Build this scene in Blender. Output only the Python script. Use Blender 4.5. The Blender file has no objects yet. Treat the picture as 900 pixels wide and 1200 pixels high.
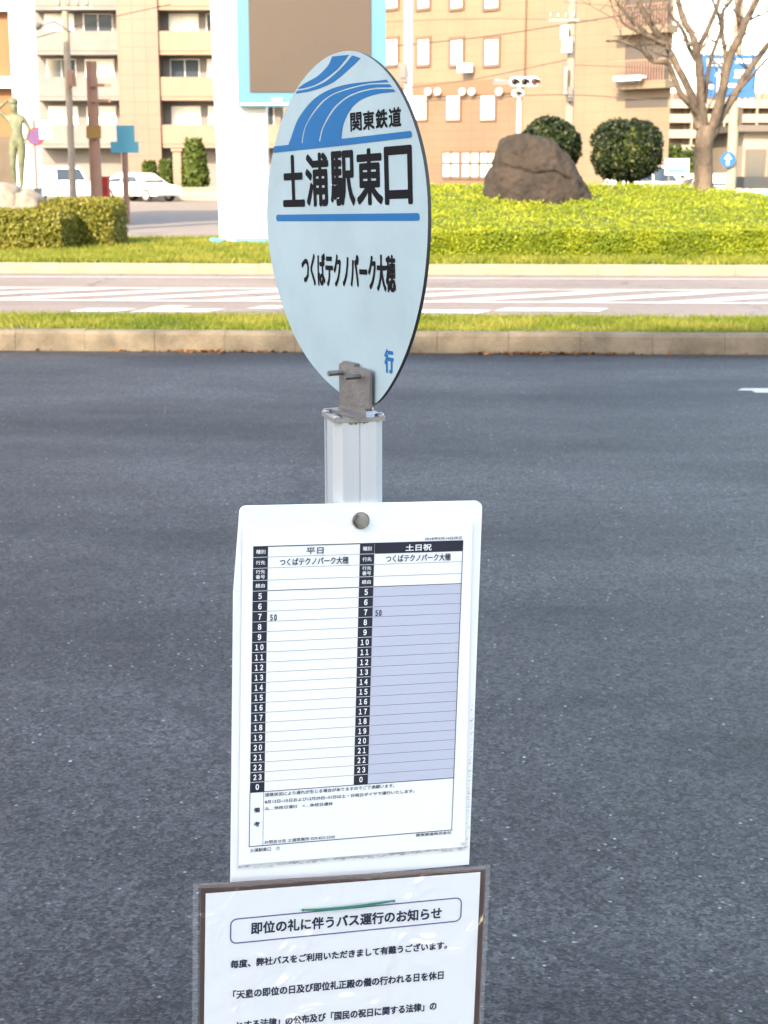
import bpy, bmesh, math, random
import numpy as np
from mathutils import Vector, Matrix, noise
rad = math.radians
SC = bpy.context.scene
COL = SC.collection
RNG = np.random.default_rng(7)
random.seed(7)

# ------------------------------------------------------------------ camera, world, sun, exposure
CAM_H = 1.5
F_PX = 1800.0                       # focal length in pixels of the 900 x 1200 photograph
PITCH = math.atan((600 - 200) / F_PX)
cam_d = bpy.data.cameras.new("camera")
cam = bpy.data.objects.new("camera", cam_d)
COL.objects.link(cam)
cam.location = (0, 0, CAM_H)
cam.rotation_euler = (math.pi / 2 - PITCH, 0, 0)
cam_d.sensor_fit = 'VERTICAL'
cam_d.sensor_height = 36.0
cam_d.lens = F_PX / 1200 * 36.0
cam_d.clip_start = 0.05
cam_d.clip_end = 3000
cam_d.dof.use_dof = True
cam_d.dof.focus_distance = 1.93
cam_d.dof.aperture_fstop = 18.0
SC.camera = cam
SC.render.resolution_x, SC.render.resolution_y = 768, 1024

SUN_EL, SUN_AZ = 28.0, 24.0         # the sun stands behind the camera, AZ degrees to the left
w = bpy.data.worlds.new("World"); SC.world = w; w.use_nodes = True
nt = w.node_tree
sky = nt.nodes.new('ShaderNodeTexSky')
sky.sky_type = 'NISHITA'; sky.sun_disc = False
sky.sun_elevation = rad(SUN_EL); sky.sun_rotation = rad(180 + SUN_AZ)
sky.air_density = 1.0; sky.dust_density = 1.6; sky.ozone_density = 1.0
bg = nt.nodes['Background']
nt.links.new(sky.outputs[0], bg.inputs[0])
bg.inputs[1].default_value = 0.15
sd = bpy.data.lights.new("sun", 'SUN'); sun = bpy.data.objects.new("sun", sd); COL.objects.link(sun)
sd.energy = 2.0; sd.angle = rad(0.5); sd.color = (1.0, 0.90, 0.74)
sun_pos = Vector((-math.sin(rad(SUN_AZ)) * math.cos(rad(SUN_EL)), -math.cos(rad(SUN_AZ)) * math.cos(rad(SUN_EL)), math.sin(rad(SUN_EL))))
sun.rotation_euler = (-sun_pos).to_track_quat('-Z', 'Y').to_euler()
sun.location = (-20, -20, 40)
vs = SC.view_settings
vs.view_transform = 'Standard'; vs.look = 'None'; vs.gamma = 1; vs.use_curve_mapping = False
vs.exposure = 2.62
try:
    vs.use_white_balance = True
    vs.white_balance_temperature = 7600
    vs.white_balance_tint = 10
except Exception:
    pass

# ------------------------------------------------------------------ geometry helpers
CF = Vector((0, math.cos(PITCH), -math.sin(PITCH))); CU = Vector((0, math.sin(PITCH), math.cos(PITCH)))
def ray(u, v): return CF + Vector((1, 0, 0)) * ((u - 450) / F_PX) - CU * ((v - 600) / F_PX)
def at(u, v, y):
    """the point seen at pixel u, v of the photograph, y metres ahead"""
    d = ray(u, v); return Vector((0, 0, CAM_H)) + d * (y / d.y)
def gnd(u, v, z=0.0):
    d = ray(u, v); return Vector((0, 0, CAM_H)) + d * ((z - CAM_H) / d.z)

class MB:
    def __init__(self): self.v = []; self.f = []; self.m = []; self.smooth = []
    def add(self, vs_, fs, mi=0, sm=False):
        o = len(self.v); self.v += [tuple(p) for p in vs_]
        for f in fs: self.f.append(tuple(i + o for i in f)); self.m.append(mi); self.smooth.append(sm)
    def quad(self, a, b, c, d, mi=0): self.add([a, b, c, d], [(0, 1, 2, 3)], mi)
    def box(self, x0, x1, y0, y1, z0, z1, mi=0, M=None):
        p = [Vector((x, y, z)) for z in (z0, z1) for y in (y0, y1) for x in (x0, x1)]
        if M is not None: p = [M @ q for q in p]
        self.add(p, [(0, 2, 3, 1), (4, 5, 7, 6), (0, 1, 5, 4), (2, 6, 7, 3), (0, 4, 6, 2), (1, 3, 7, 5)], mi)
    def bar(self, a, b, wd, dp=None, mi=0):
        a = Vector(a); b = Vector(b); dp = dp or wd; d = b - a; L = d.length
        q = d.to_track_quat('Z', 'Y').to_matrix().to_4x4(); q.translation = a
        self.box(-wd / 2, wd / 2, -dp / 2, dp / 2, 0, L, mi, q)
    def tube(self, pts, rs, n=8, mi=0, cap=True, sm=True):
        pts = [Vector(p) for p in pts]
        if not hasattr(rs, '__len__'): rs = [rs] * len(pts)
        V = []; ref = None
        for i, p in enumerate(pts):
            t = (pts[min(i + 1, len(pts) - 1)] - pts[max(i - 1, 0)]).normalized()
            if ref is None: ref = Vector((0, 0, 1)) if abs(t.z) < .9 else Vector((1, 0, 0))
            s = t.cross(ref).normalized(); ref = s.cross(t).normalized()
            for k in range(n):
                a = 2 * math.pi * k / n
                V.append(p + (s * math.cos(a) + ref * math.sin(a)) * rs[i])
        Fs = [(i * n + k, i * n + (k + 1) % n, (i + 1) * n + (k + 1) % n, (i + 1) * n + k) for i in range(len(pts) - 1) for k in range(n)]
        self.add(V, Fs, mi, sm)
        if cap: self.add(V[:n], [tuple(range(n))[::-1]], mi); self.add(V[-n:], [tuple(range(n))], mi)
    def prism(self, poly, axis_fn, d0, d1, mi=0, mi_side=None):
        """poly: 2-D outline (a, b); axis_fn(a, b, d) -> point; front at d0"""
        n = len(poly); A = [axis_fn(a, b, d0) for a, b in poly]; B = [axis_fn(a, b, d1) for a, b in poly]
        self.add(A, [tuple(range(n))], mi); self.add(B, [tuple(range(n))[::-1]], mi)
        self.add(A + B, [(i, i + n, (i + 1) % n + n, (i + 1) % n) for i in range(n)], mi if mi_side is None else mi_side)
    def lathe(self, prof, c, n=24, mi=0, sm=True, ax=None):
        ax = ax or Matrix.Identity(3); c = Vector(c); V = []
        for r, h in prof:
            for k in range(n):
                a = 2 * math.pi * k / n; V.append(c + ax @ Vector((r * math.cos(a), r * math.sin(a), h)))
        m = len(prof)
        self.add(V, [(i * n + k, i * n + (k + 1) % n, (i + 1) * n + (k + 1) % n, (i + 1) * n + k) for i in range(m - 1) for k in range(n)], mi, sm)
        self.add(V[:n], [tuple(range(n))[::-1]], mi); self.add(V[-n:], [tuple(range(n))], mi)

def link_mesh(name, verts, faces, mats, mi=None, smooth=None):
    me = bpy.data.meshes.new(name); me.from_pydata(verts, [], faces); 
    for m in (mats if isinstance(mats, (list, tuple)) else [mats]): me.materials.append(m)
    if mi is not None: me.polygons.foreach_set('material_index', mi)
    if smooth is not None: me.polygons.foreach_set('use_smooth', smooth)
    me.update()
    o = bpy.data.objects.new(name, me); COL.objects.link(o); return o
def root_matrix(o): return Matrix.Translation(o.location) @ o.rotation_euler.to_matrix().to_4x4()
def tag(o, label, cat, group=None):
    o['label'] = label; o['category'] = cat
    if group: o['group'] = group
    return o
def thing(name, label, cat, loc, rz=0, group=None):
    o = bpy.data.objects.new(name, None); o.empty_display_size = .2; COL.objects.link(o)
    o.location = loc; o.rotation_euler = (0, 0, rz)
    return tag(o, label, cat, group)
def top_of(o):
    while o.parent: o = o.parent
    return o
def part(name, mb, mats, parent, world=True, label=None):
    """one mesh object under its thing; world=True: the builder holds world coordinates"""
    v = mb.v
    if world:
        Mi = root_matrix(top_of(parent)).inverted(); v = [tuple(Mi @ Vector(p)) for p in v]
    o = link_mesh(name, v, mb.f, mats, mb.m, mb.smooth); o.parent = parent
    if label: o['label'] = label
    return o
def solo(name, mb, mats, label, cat, loc, group=None):
    v = [(p[0] - loc[0], p[1] - loc[1], p[2] - loc[2]) for p in mb.v]
    o = link_mesh(name, v, mb.f, mats, mb.m, mb.smooth); o.location = loc
    return tag(o, label, cat, group)
def setting(name, mb, mats, kind='structure', rz=0):
    o = link_mesh(name, mb.v, mb.f, mats, mb.m, mb.smooth); o['kind'] = kind; o.rotation_euler.z = rz; return o
def copy_tree(o, parent=None):
    c = o.copy(); COL.objects.link(c); c.parent = parent
    for ch in list(o.children): copy_tree(ch, c)
    return c

# ------------------------------------------------------------------ materials
def newmat(name):
    m = bpy.data.materials.new(name); m.use_nodes = True
    return m, m.node_tree, m.node_tree.nodes['Principled BSDF']
def nd(t, typ, **kw):
    n = t.nodes.new(typ)
    for k, v in kw.items(): setattr(n, k, v)
    return n
def pm(name, c1, c2=None, scale=8.0, rough=.6, metal=0, bump=0, bscale=None, spec=.5, detail=5, stretch=(1, 1, 1), lo=.35, hi=.65, bdist=.02):
    m, t, p = newmat(name)
    p.inputs['Roughness'].default_value = rough; p.inputs['Metallic'].default_value = metal
    p.inputs['Specular IOR Level'].default_value = spec
    p.inputs['Base Color'].default_value = (*c1, 1)
    tc = nd(t, 'ShaderNodeTexCoord'); mp = nd(t, 'ShaderNodeMapping'); mp.inputs['Scale'].default_value = stretch
    t.links.new(tc.outputs['Object'], mp.inputs[0])
    if c2 is not None:
        n = nd(t, 'ShaderNodeTexNoise'); n.inputs['Scale'].default_value = scale; n.inputs['Detail'].default_value = detail
        n.inputs['Roughness'].default_value = .6
        r = nd(t, 'ShaderNodeMapRange'); r.inputs[1].default_value = lo; r.inputs[2].default_value = hi
        x = nd(t, 'ShaderNodeMix', data_type='RGBA'); x.inputs[6].default_value = (*c1, 1); x.inputs[7].default_value = (*c2, 1)
        t.links.new(mp.outputs[0], n.inputs['Vector']); t.links.new(n.outputs[0], r.inputs[0]); t.links.new(r.outputs[0], x.inputs[0])
        t.links.new(x.outputs[2], p.inputs['Base Color'])
    if bump:
        n2 = nd(t, 'ShaderNodeTexNoise'); n2.inputs['Scale'].default_value = bscale or scale * 4; n2.inputs['Detail'].default_value = 4
        b = nd(t, 'ShaderNodeBump'); b.inputs['Strength'].default_value = bump; b.inputs['Distance'].default_value = bdist
        t.links.new(mp.outputs[0], n2.inputs['Vector']); t.links.new(n2.outputs[0], b.inputs['Height']); t.links.new(b.outputs[0], p.inputs['Normal'])
    return m
def leafmat(name, ca, cb, cc, trans=.35):
    """leaf colour varies from leaf to leaf (attribute rnd)"""
    m, t, p = newmat(name)
    a = nd(t, 'ShaderNodeAttribute', attribute_name='rnd')
    r = nd(t, 'ShaderNodeValToRGB'); e = r.color_ramp.elements
    e[0].color = (*ca, 1); e[1].color = (*cc, 1); k = r.color_ramp.elements.new(.5); k.color = (*cb, 1)
    t.links.new(a.outputs['Fac'], r.inputs[0]); t.links.new(r.outputs[0], p.inputs['Base Color'])
    p.inputs['Roughness'].default_value = .5; p.inputs['Specular IOR Level'].default_value = .3
    tr = nd(t, 'ShaderNodeBsdfTranslucent'); t.links.new(r.outputs[0], tr.inputs[0])
    mx = nd(t, 'ShaderNodeMixShader'); mx.inputs[0].default_value = trans
    t.links.new(p.outputs[0], mx.inputs[1]); t.links.new(tr.outputs[0], mx.inputs[2])
    t.links.new(mx.outputs[0], t.nodes['Material Output'].inputs[0])
    return m
def tilemat(name, c1, c2, cm, sx, sz, rough=.55, mortar=.02):
    m, t, p = newmat(name)
    tc = nd(t, 'ShaderNodeTexCoord'); s = nd(t, 'ShaderNodeSeparateXYZ'); c = nd(t, 'ShaderNodeCombineXYZ')
    ad = nd(t, 'ShaderNodeMath', operation='ADD')
    t.links.new(tc.outputs['Object'], s.inputs[0]); t.links.new(s.outputs[0], ad.inputs[0]); t.links.new(s.outputs[1], ad.inputs[1])
    t.links.new(ad.outputs[0], c.inputs[0]); t.links.new(s.outputs[2], c.inputs[1])
    b = nd(t, 'ShaderNodeTexBrick'); b.inputs['Scale'].default_value = 1; b.inputs['Brick Width'].default_value = sx; b.inputs['Row Height'].default_value = sz
    b.inputs['Mortar Size'].default_value = mortar; b.inputs['Color1'].default_value = (*c1, 1); b.inputs['Color2'].default_value = (*c2, 1); b.inputs['Mortar'].default_value = (*cm, 1)
    b.offset = 0.0
    t.links.new(c.outputs[0], b.inputs['Vector'])
    n = nd(t, 'ShaderNodeTexNoise'); n.inputs['Scale'].default_value = .35; n.inputs['Detail'].default_value = 6
    x = nd(t, 'ShaderNodeMix', data_type='RGBA', blend_type='MULTIPLY'); x.inputs[0].default_value = .35
    g = nd(t, 'ShaderNodeMapRange'); g.inputs[1].default_value = .3; g.inputs[2].default_value = .7; g.inputs[3].default_value = .6; g.inputs[4].default_value = 1.1
    t.links.new(tc.outputs['Object'], n.inputs['Vector']); t.links.new(n.outputs[0], g.inputs[0])
    t.links.new(b.outputs[0], x.inputs[6]); t.links.new(g.outputs[0], x.inputs[7]); t.links.new(x.outputs[2], p.inputs['Base Color'])
    p.inputs['Roughness'].default_value = rough
    return m

def asphalt_mat(name, base, patch, speck=True):
    m, t, p = newmat(name)
    L = t.links.new
    tc = nd(t, 'ShaderNodeTexCoord')
    def noi(sc, det=4, ro=.6):
        n = nd(t, 'ShaderNodeTexNoise'); n.inputs['Scale'].default_value = sc; n.inputs['Detail'].default_value = det; n.inputs['Roughness'].default_value = ro
        L(tc.outputs['Object'], n.inputs['Vector']); return n
    def mr(src, a, b, c=0, d=1):
        r = nd(t, 'ShaderNodeMapRange'); r.inputs[1].default_value = a; r.inputs[2].default_value = b; r.inputs[3].default_value = c; r.inputs[4].default_value = d
        L(src, r.inputs[0]); return r.outputs[0]
    def mix(f, a, b, bt='MIX'):
        x = nd(t, 'ShaderNodeMix', data_type='RGBA', blend_type=bt)
        if isinstance(f, float): x.inputs[0].default_value = f
        else: L(f, x.inputs[0])
        for i, s in ((6, a), (7, b)):
            if isinstance(s, tuple): x.inputs[i].default_value = (*s, 1)
            else: L(s, x.inputs[i])
        return x.outputs[2]
    st = nd(t, 'ShaderNodeMapping'); st.inputs['Scale'].default_value = (.28, .75, 1); L(tc.outputs['Object'], st.inputs[0])
    bn = nd(t, 'ShaderNodeTexNoise'); bn.inputs['Scale'].default_value = 1.0; bn.inputs['Detail'].default_value = 5; bn.inputs['Roughness'].default_value = .62; L(st.outputs[0], bn.inputs['Vector'])
    big = mr(bn.outputs[0], .36, .64)
    c = mix(big, base, patch)
    mid = mr(noi(5, 5, .7).outputs[0], .3, .7, .88, 1.12)
    c = mix(1.0, c, mid, 'MULTIPLY')
    fine = noi(130, 3, .7).outputs[0]
    c = mix(1.0, c, mr(fine, .32, .68, .35, 1.7), 'MULTIPLY')
    if speck:
        ag = nd(t, 'ShaderNodeTexVoronoi'); ag.inputs['Scale'].default_value = 95; L(tc.outputs['Object'], ag.inputs['Vector'])
        ac = nd(t, 'ShaderNodeSeparateColor'); L(ag.outputs['Color'], ac.inputs[0])
        c = mix(1.0, c, mr(ac.outputs[1], 0, 1, .45, 1.6), 'MULTIPLY')
        ag2 = nd(t, 'ShaderNodeTexVoronoi'); ag2.inputs['Scale'].default_value = 42; L(tc.outputs['Object'], ag2.inputs['Vector'])
        ac2 = nd(t, 'ShaderNodeSeparateColor'); L(ag2.outputs['Color'], ac2.inputs[0])
        c = mix(1.0, c, mr(ac2.outputs[1], 0, 1, .84, 1.16), 'MULTIPLY')
    if speck:                                   # pale stones in the worn asphalt
        for sc, thr, col in ((32, .15, (.28, .28, .285)), (75, .25, (.15, .15, .155)), (9, .045, (.75, .75, .73)), (16, .09, (.6, .6, .6)), (24, .12, (.4, .4, .4))):
            vo = nd(t, 'ShaderNodeTexVoronoi'); vo.inputs['Scale'].default_value = sc; L(tc.outputs['Object'], vo.inputs['Vector'])
            hole = nd(t, 'ShaderNodeSeparateColor'); L(vo.outputs['Color'], hole.inputs[0])
            keep0 = mr(hole.outputs[0], .68, .74)
            kp = nd(t, 'ShaderNodeMath', operation='MULTIPLY'); L(keep0, kp.inputs[0]); L(mr(noi(1.7, 4, .7).outputs[0], .36, .6), kp.inputs[1]); keep = kp.outputs[0]
            near = mr(vo.outputs['Distance'], thr, thr * .6)
            f = nd(t, 'ShaderNodeMath', operation='MULTIPLY'); L(keep, f.inputs[0]); L(near, f.inputs[1])
            c = mix(f.outputs[0], c, col)
    # hairline cracks
    vo = nd(t, 'ShaderNodeTexVoronoi', feature='DISTANCE_TO_EDGE'); vo.inputs['Scale'].default_value = .23
    ns = noi(1.6, 5); off = nd(t, 'ShaderNodeVectorMath', operation='MULTIPLY_ADD'); off.inputs[1].default_value = (.9, .9, 0)
    L(ns.outputs[1], off.inputs[0]); L(tc.outputs['Object'], off.inputs[2]); L(off.outputs[0], vo.inputs['Vector'])
    c = mix(mr(vo.outputs['Distance'], .0045, .0012, 0, .75), c, (.03, .03, .032))
    L(c, p.inputs['Base Color'])
    p.inputs['Roughness'].default_value = .62; p.inputs['Specular IOR Level'].default_value = .22
    b = nd(t, 'ShaderNodeBump'); b.inputs['Strength'].default_value = .9; b.inputs['Distance'].default_value = .006
    L(fine, b.inputs['Height']); L(b.outputs[0], p.inputs['Normal'])
    return m

def clear_film(name, amount=.10, rough=.08, bscale=14, bump=.3):
    m, t, p = newmat(name); t.nodes.remove(p)
    tr = nd(t, 'ShaderNodeBsdfTransparent'); tr.inputs[0].default_value = (.992, .994, .996, 1)
    gl = nd(t, 'ShaderNodeBsdfGlossy'); gl.inputs['Roughness'].default_value = rough
    fr = nd(t, 'ShaderNodeLayerWeight'); fr.inputs[0].default_value = .06
    ad = nd(t, 'ShaderNodeMath', operation='ADD'); ad.inputs[1].default_value = amount
    mx = nd(t, 'ShaderNodeMixShader'); tc = nd(t, 'ShaderNodeTexCoord')
    n = nd(t, 'ShaderNodeTexNoise'); n.inputs['Scale'].default_value = bscale; n.inputs['Detail'].default_value = 2; n.inputs['Distortion'].default_value = 1.2
    b = nd(t, 'ShaderNodeBump'); b.inputs['Strength'].default_value = bump; b.inputs['Distance'].default_value = .02
    L = t.links.new
    L(tc.outputs['Object'], n.inputs['Vector']); L(n.outputs[0], b.inputs['Height'])
    L(b.outputs[0], gl.inputs['Normal']); L(b.outputs[0], fr.inputs['Normal'])
    L(fr.outputs['Facing'], ad.inputs[0]); L(ad.outputs[0], mx.inputs[0]); L(tr.outputs[0], mx.inputs[1]); L(gl.outputs[0], mx.inputs[2])
    L(mx.outputs[0], t.nodes['Material Output'].inputs[0])
    return m
def weld_film(name):
    m, t, p = newmat(name); p.inputs['Base Color'].default_value = (.75, .77, .80, 1); p.inputs['Roughness'].default_value = .3
    p.inputs['Alpha'].default_value = .13; return m
def glassmat(name, c, rough=.06):
    m, t, p = newmat(name); p.inputs['Base Color'].default_value = (*c, 1); p.inputs['Roughness'].default_value = rough
    p.inputs['Specular IOR Level'].default_value = .9; return m

MAT = dict(
    asphalt=asphalt_mat('worn_asphalt', (.066, .0625, .0635), (.025, .0242, .0252)),
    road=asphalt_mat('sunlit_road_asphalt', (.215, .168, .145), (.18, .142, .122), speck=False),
    paving=pm('pale_paving', (.20, .16, .13), (.16, .13, .11), 1.2, .85),
    kerb=pm('kerb_concrete', (.185, .148, .105), (.085, .068, .048), 3, .9, bump=.4, bscale=40),
    farkerb=pm('far_kerb_concrete', (.23, .20, .15), (.18, .155, .115), 3, .9),
    line=pm('road_paint', (.46, .43, .40), (.24, .195, .17), 5, .7, lo=.5, hi=.72, detail=9),
    soil=pm('soil_under_grass', (.07, .075, .02), (.10, .09, .035), 5, .95),
    grass=leafmat('grass_blades', (.07, .11, .010), (.16, .19, .016), (.29, .26, .05)),
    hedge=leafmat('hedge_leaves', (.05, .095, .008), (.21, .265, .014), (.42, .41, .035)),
    hedgecore=pm('hedge_inside', (.06, .08, .008), (.09, .11, .012), 8, .95),
    olive=leafmat('olive_hedge_leaves', (.085, .09, .012), (.17, .165, .024), (.28, .24, .045)),
    ball=leafmat('dark_bush_leaves', (.005, .013, .005), (.014, .026, .008), (.08, .09, .03), .2),
    cone=leafmat('conifer_leaves', (.03, .055, .01), (.06, .09, .015), (.10, .12, .02)),
    litter=leafmat('fallen_leaf', (.10, .035, .012), (.17, .07, .02), (.22, .12, .04), .1),
    rock=pm('boulder_stone', (.016, .011, .008), (.033, .0228, .0168), 2.2, .92, bump=1.0, bscale=7, detail=10, bdist=.07, lo=.38, hi=.62),
    bark=pm('pale_bark', (.13, .095, .07), (.042, .031, .024), 3.6, .92, bump=1.0, bscale=22, stretch=(1, 1, .35), detail=9, lo=.4, hi=.62, bdist=.05),
    white=pm('white_plastic_board', (.80, .82, .82), (.72, .745, .75), 5, .42, lo=.45, hi=.85),
    dirt_and_shade=pm('board_grime_and_shade', (.34, .335, .34), (.60, .605, .61), 90, .7, lo=.4, hi=.6),
    alu=pm('anodised_aluminium', (.54, .56, .585), (.48, .50, .525), 30, .45, metal=.35, stretch=(1, 1, .05)),
    groove=pm('groove_shadow_gap', (.05, .05, .052), None, rough=.8),
    steel=pm('dull_steel_bracket', (.25, .22, .21), (.19, .165, .16), 30, .45, metal=.55, bump=.1, bscale=200),
    capsteel=pm('cap_steel', (.34, .32, .31), (.26, .24, .23), 40, .45, metal=.5),
    bolt=pm('bolt_steel', (.36, .35, .34), (.22, .20, .19), 60, .35, metal=.9),
    rust=pm('rusty_seam', (.10, .07, .05), (.2, .17, .15), 120, .8),
    disc=pm('disc_enamel', (.37, .465, .50), (.325, .41, .44), 9, .5, spec=.25, detail=8),
    discrim=pm('disc_dark_rim', (.03, .028, .028), None, rough=.5),
    sblue=pm('sign_blue', (.005, .125, .33), (.004, .115, .30), 9, .55, spec=.12),
    sblack=pm('sign_black', (.009, .007, .010), None, rough=.65, spec=.06),
    paper=pm('paper', (.88, .89, .90), (.86, .87, .885), 3, .75),
    ink=pm('printed_ink', (.012, .013, .03), None, rough=.7),
    inkline=pm('thin_printed_line', (.10, .105, .14), None, rough=.7),
    lavender=pm('printed_grey_tint', (.52, .545, .655), (.50, .525, .635), 6, .75),
    inkblue=pm('printed_purple_ink', (.12, .12, .30), None, rough=.7),
    navy=pm('notice_ink', (.014, .016, .05), (.03, .035, .085), 90, .7, lo=.5, hi=.8),
    weld=weld_film('welded_sleeve_edge'),
    brown=pm('brown_backing_board', (.10, .055, .04), (.075, .04, .03), 12, .7),
    green=pm('green_tie', (.02, .19, .11), None, rough=.5),
    film=clear_film('clear_sleeve', .015, .10, 9, .16),
    film2=clear_film('wrinkled_sleeve', .11, .10, 11, .9),
    concrete=pm('concrete_pole', (.28, .23, .17), (.22, .18, .14), 3, .85),
    wpaint=pm('white_painted_steel', (.78, .78, .78), (.72, .72, .72), 1.2, .5),
    bpanel=pm('light_blue_panel', (.05, .155, .25), (.046, .145, .235), 1, .4),
    tanpanel=pm('tan_sign_field', (.042, .0275, .0195), (.038, .025, .0178), 2, .6),
    bronze=pm('bronze_patina', (.062, .072, .036), (.125, .13, .075), 9, .6, bump=.3, bscale=30),
    stonebase=pm('pale_granite', (.22, .19, .155), (.13, .11, .09), 6, .85),
    tanwall=tilemat('tan_tile_wall', (.168, .121, .079), (.161, .116, .076), (.134, .098, .065), 1.35, .62, mortar=.02),
    tanlow=tilemat('darker_tan_tile', (.145, .094, .06), (.14, .09, .057), (.118, .076, .048), .9, .45, mortar=.02),
    tanband=pm('terracotta_band', (.15, .082, .05), (.135, .075, .045), 1, .7),
    winw=pm('pale_window_blind', (.70, .70, .66), (.62, .63, .60), 1.5, .25),
    winframe=pm('window_frame_brown', (.115, .065, .045), None, rough=.6),
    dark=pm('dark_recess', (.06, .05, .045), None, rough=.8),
    glass=glassmat('window_glass', (.035, .045, .055)),
    greyw=pm('grey_plaster', (.15, .14, .135), (.125, .118, .115), .8, .8),
    pinkt=tilemat('pinkish_tile_tower', (.145, .098, .074), (.138, .093, .07), (.11, .075, .057), .8, .8, mortar=.03),
    cream=pm('cream_balcony', (.19, .138, .105), (.175, .127, .097), .6, .8),
    orange=pm('orange_brown_column', (.20, .082, .03), (.18, .075, .028), .6, .7),
    purple=pm('purple_mark', (.05, .025, .13), None, rough=.5),
    red=pm('red_paint', (.30, .015, .015), None, rough=.4),
    yellow=pm('yellow_sign', (.22, .12, .02), None, rough=.5),
    cyan=pm('cyan_sign', (.06, .27, .36), None, rough=.5),
    dblue=pm('direction_sign_blue', (.006, .085, .24), (.006, .08, .225), 1, .45),
    redbrown=pm('reddish_post', (.26, .14, .095), (.23, .12, .082), 2, .7),
    carw=pm('car_white_paint', (.78, .78, .77), None, rough=.25),
    tyre=pm('tyre_rubber', (.025, .025, .025), None, rough=.85),
    rim=pm('wheel_rim', (.5, .5, .5), None, rough=.4, metal=.6),
    lampred=pm('tail_lamp', (.4, .02, .02), None, rough=.3),
    lampw=pm('head_lamp', (.75, .75, .72), None, rough=.15),
    wire=pm('cable', (.06, .04, .035), None, rough=.7),
    aptw=pm('apartment_white', (.26, .22, .175), (.24, .20, .16), .5, .8),
    roof=pm('dark_roof', (.10, .085, .075), None, rough=.8),
    guard=pm('dark_grey_barrier', (.03, .034, .038), (.026, .03, .034), 1, .6),
    station=pm('unseen_station_concrete', (.70, .69, .67), (.64, .63, .61), .3, .8),
    wallgrey=pm('brownish_wall', (.10, .075, .055), (.08, .062, .046), 2, .85),
    pinkletter=pm('pink_lettering', (.6, .16, .22), None, rough=.6),
)

# ------------------------------------------------------------------ lettering
_cache = {}
def glyphs(s, bold=0.0):
    k = (s, bold)
    if k in _cache: return _cache[k]
    cu = bpy.data.curves.new('lettering', 'FONT'); cu.body = s; cu.size = 1; cu.resolution_u = 3
    cu.offset = bold; cu.fill_mode = 'BOTH' if False else 'FRONT'
    o = bpy.data.objects.new('lettering', cu); COL.objects.link(o)
    bpy.context.view_layer.update()
    dg = bpy.context.evaluated_depsgraph_get(); e = o.evaluated_get(dg); me = e.to_mesh()
    V = np.array([v.co[:] for v in me.vertices]).reshape(-1, 3)[:, :2]; Fs = [tuple(p.vertices) for p in me.polygons]
    e.to_mesh_clear(); bpy.data.objects.remove(o); bpy.data.curves.remove(cu)
    if len(V):
        lo, hi = V.min(0), V.max(0); V = (V - lo) / np.maximum(hi - lo, 1e-6)
    _cache[k] = (V, Fs); return V, Fs
FULL = str.maketrans('0123456789-', '０１２３４５６７８９－')
def text(mb, s, x0, x1, z0, z1, fn, d, mi, bold=0.0, shear=0.0):
    """fit a line of writing into the rectangle; fn(x, z, depth) -> point. bold: stroke growth in metres; shear: rise of the right end"""
    V, Fs = glyphs(s.translate(FULL) if s.isdigit() else s)
    n = 8 if bold > .0011 else (4 if bold > 0 else 0)
    offs = [(0, 0)] + [(bold * math.cos(6.2832 * (k + .5) / n), bold * math.sin(6.2832 * (k + .5) / n)) for k in range(n)]
    x0 += bold; x1 -= bold; z0 += bold; z1 -= bold
    for q, (ox, oz) in enumerate(offs):
        mb.add([fn(x0 + (x1 - x0) * a + ox, z0 + (z1 - z0) * b + shear * a + oz, d + q * 1.5e-5) for a, b in V], Fs, mi)
def poly(mb, pts, fn, d, mi): mb.add([fn(x, z, d) for x, z in pts], [tuple(range(len(pts)))], mi)
def rect(mb, x0, x1, z0, z1, fn, d, mi): poly(mb, [(x0, z0), (x1, z0), (x1, z1), (x0, z1)], fn, d, mi)
def rrect(x0, x1, z0, z1, r, n=6):
    P = []
    for cx, cz, a0 in ((x1 - r, z0 + r, -90), (x1 - r, z1 - r, 0), (x0 + r, z1 - r, 90), (x0 + r, z0 + r, 180)):
        for k in range(n + 1):
            a = rad(a0 + 90 * k / n); P.append((cx + r * math.cos(a), cz + r * math.sin(a)))
    return P
def outline(mb, P, wdt, fn, d, mi):
    n = len(P); c = [sum(p[i] for p in P) / n for i in (0, 1)]; I = []
    for i in range(n):
        a = Vector(P[i - 1]); b = Vector(P[(i + 1) % n]); t = (b - a).normalized(); nrm = Vector((-t.y, t.x))
        I.append((P[i][0] + nrm.x * wdt, P[i][1] + nrm.y * wdt))
    A = [fn(x, z, d) for x, z in P]; B = [fn(x, z, d) for x, z in I]
    mb.add(A + B, [(i, (i + 1) % n, (i + 1) % n + n, i + n) for i in range(n)], mi)
def smooth_line(P, n=8):
    """Catmull-Rom through the points"""
    Q = []; P = [Vector(p) for p in P]; E = [P[0] * 2 - P[1]] + P + [P[-1] * 2 - P[-2]]
    for i in range(1, len(E) - 2):
        a, b, c, d = E[i - 1:i + 3]
        for k in range(n):
            s = k / n; Q.append(.5 * ((2 * b) + (c - a) * s + (2 * a - 5 * b + 4 * c - d) * s * s + (3 * b - a - 3 * c + d) * s ** 3))
    Q.append(P[-1]); return Q
def ribbon(mb, A, B, fn, d, mi, n=8):
    a = smooth_line(A, n); b = smooth_line(B, n); m = min(len(a), len(b))
    def res(l): return [l[round(i * (len(l) - 1) / (m - 1))] for i in range(m)]
    a, b = res(a), res(b)
    V = [fn(p[0], p[1], d) for p in a] + [fn(p[0], p[1], d) for p in b]
    mb.add(V, [(i, i + 1, i + 1 + m, i + m) for i in range(m - 1)], mi)

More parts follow.
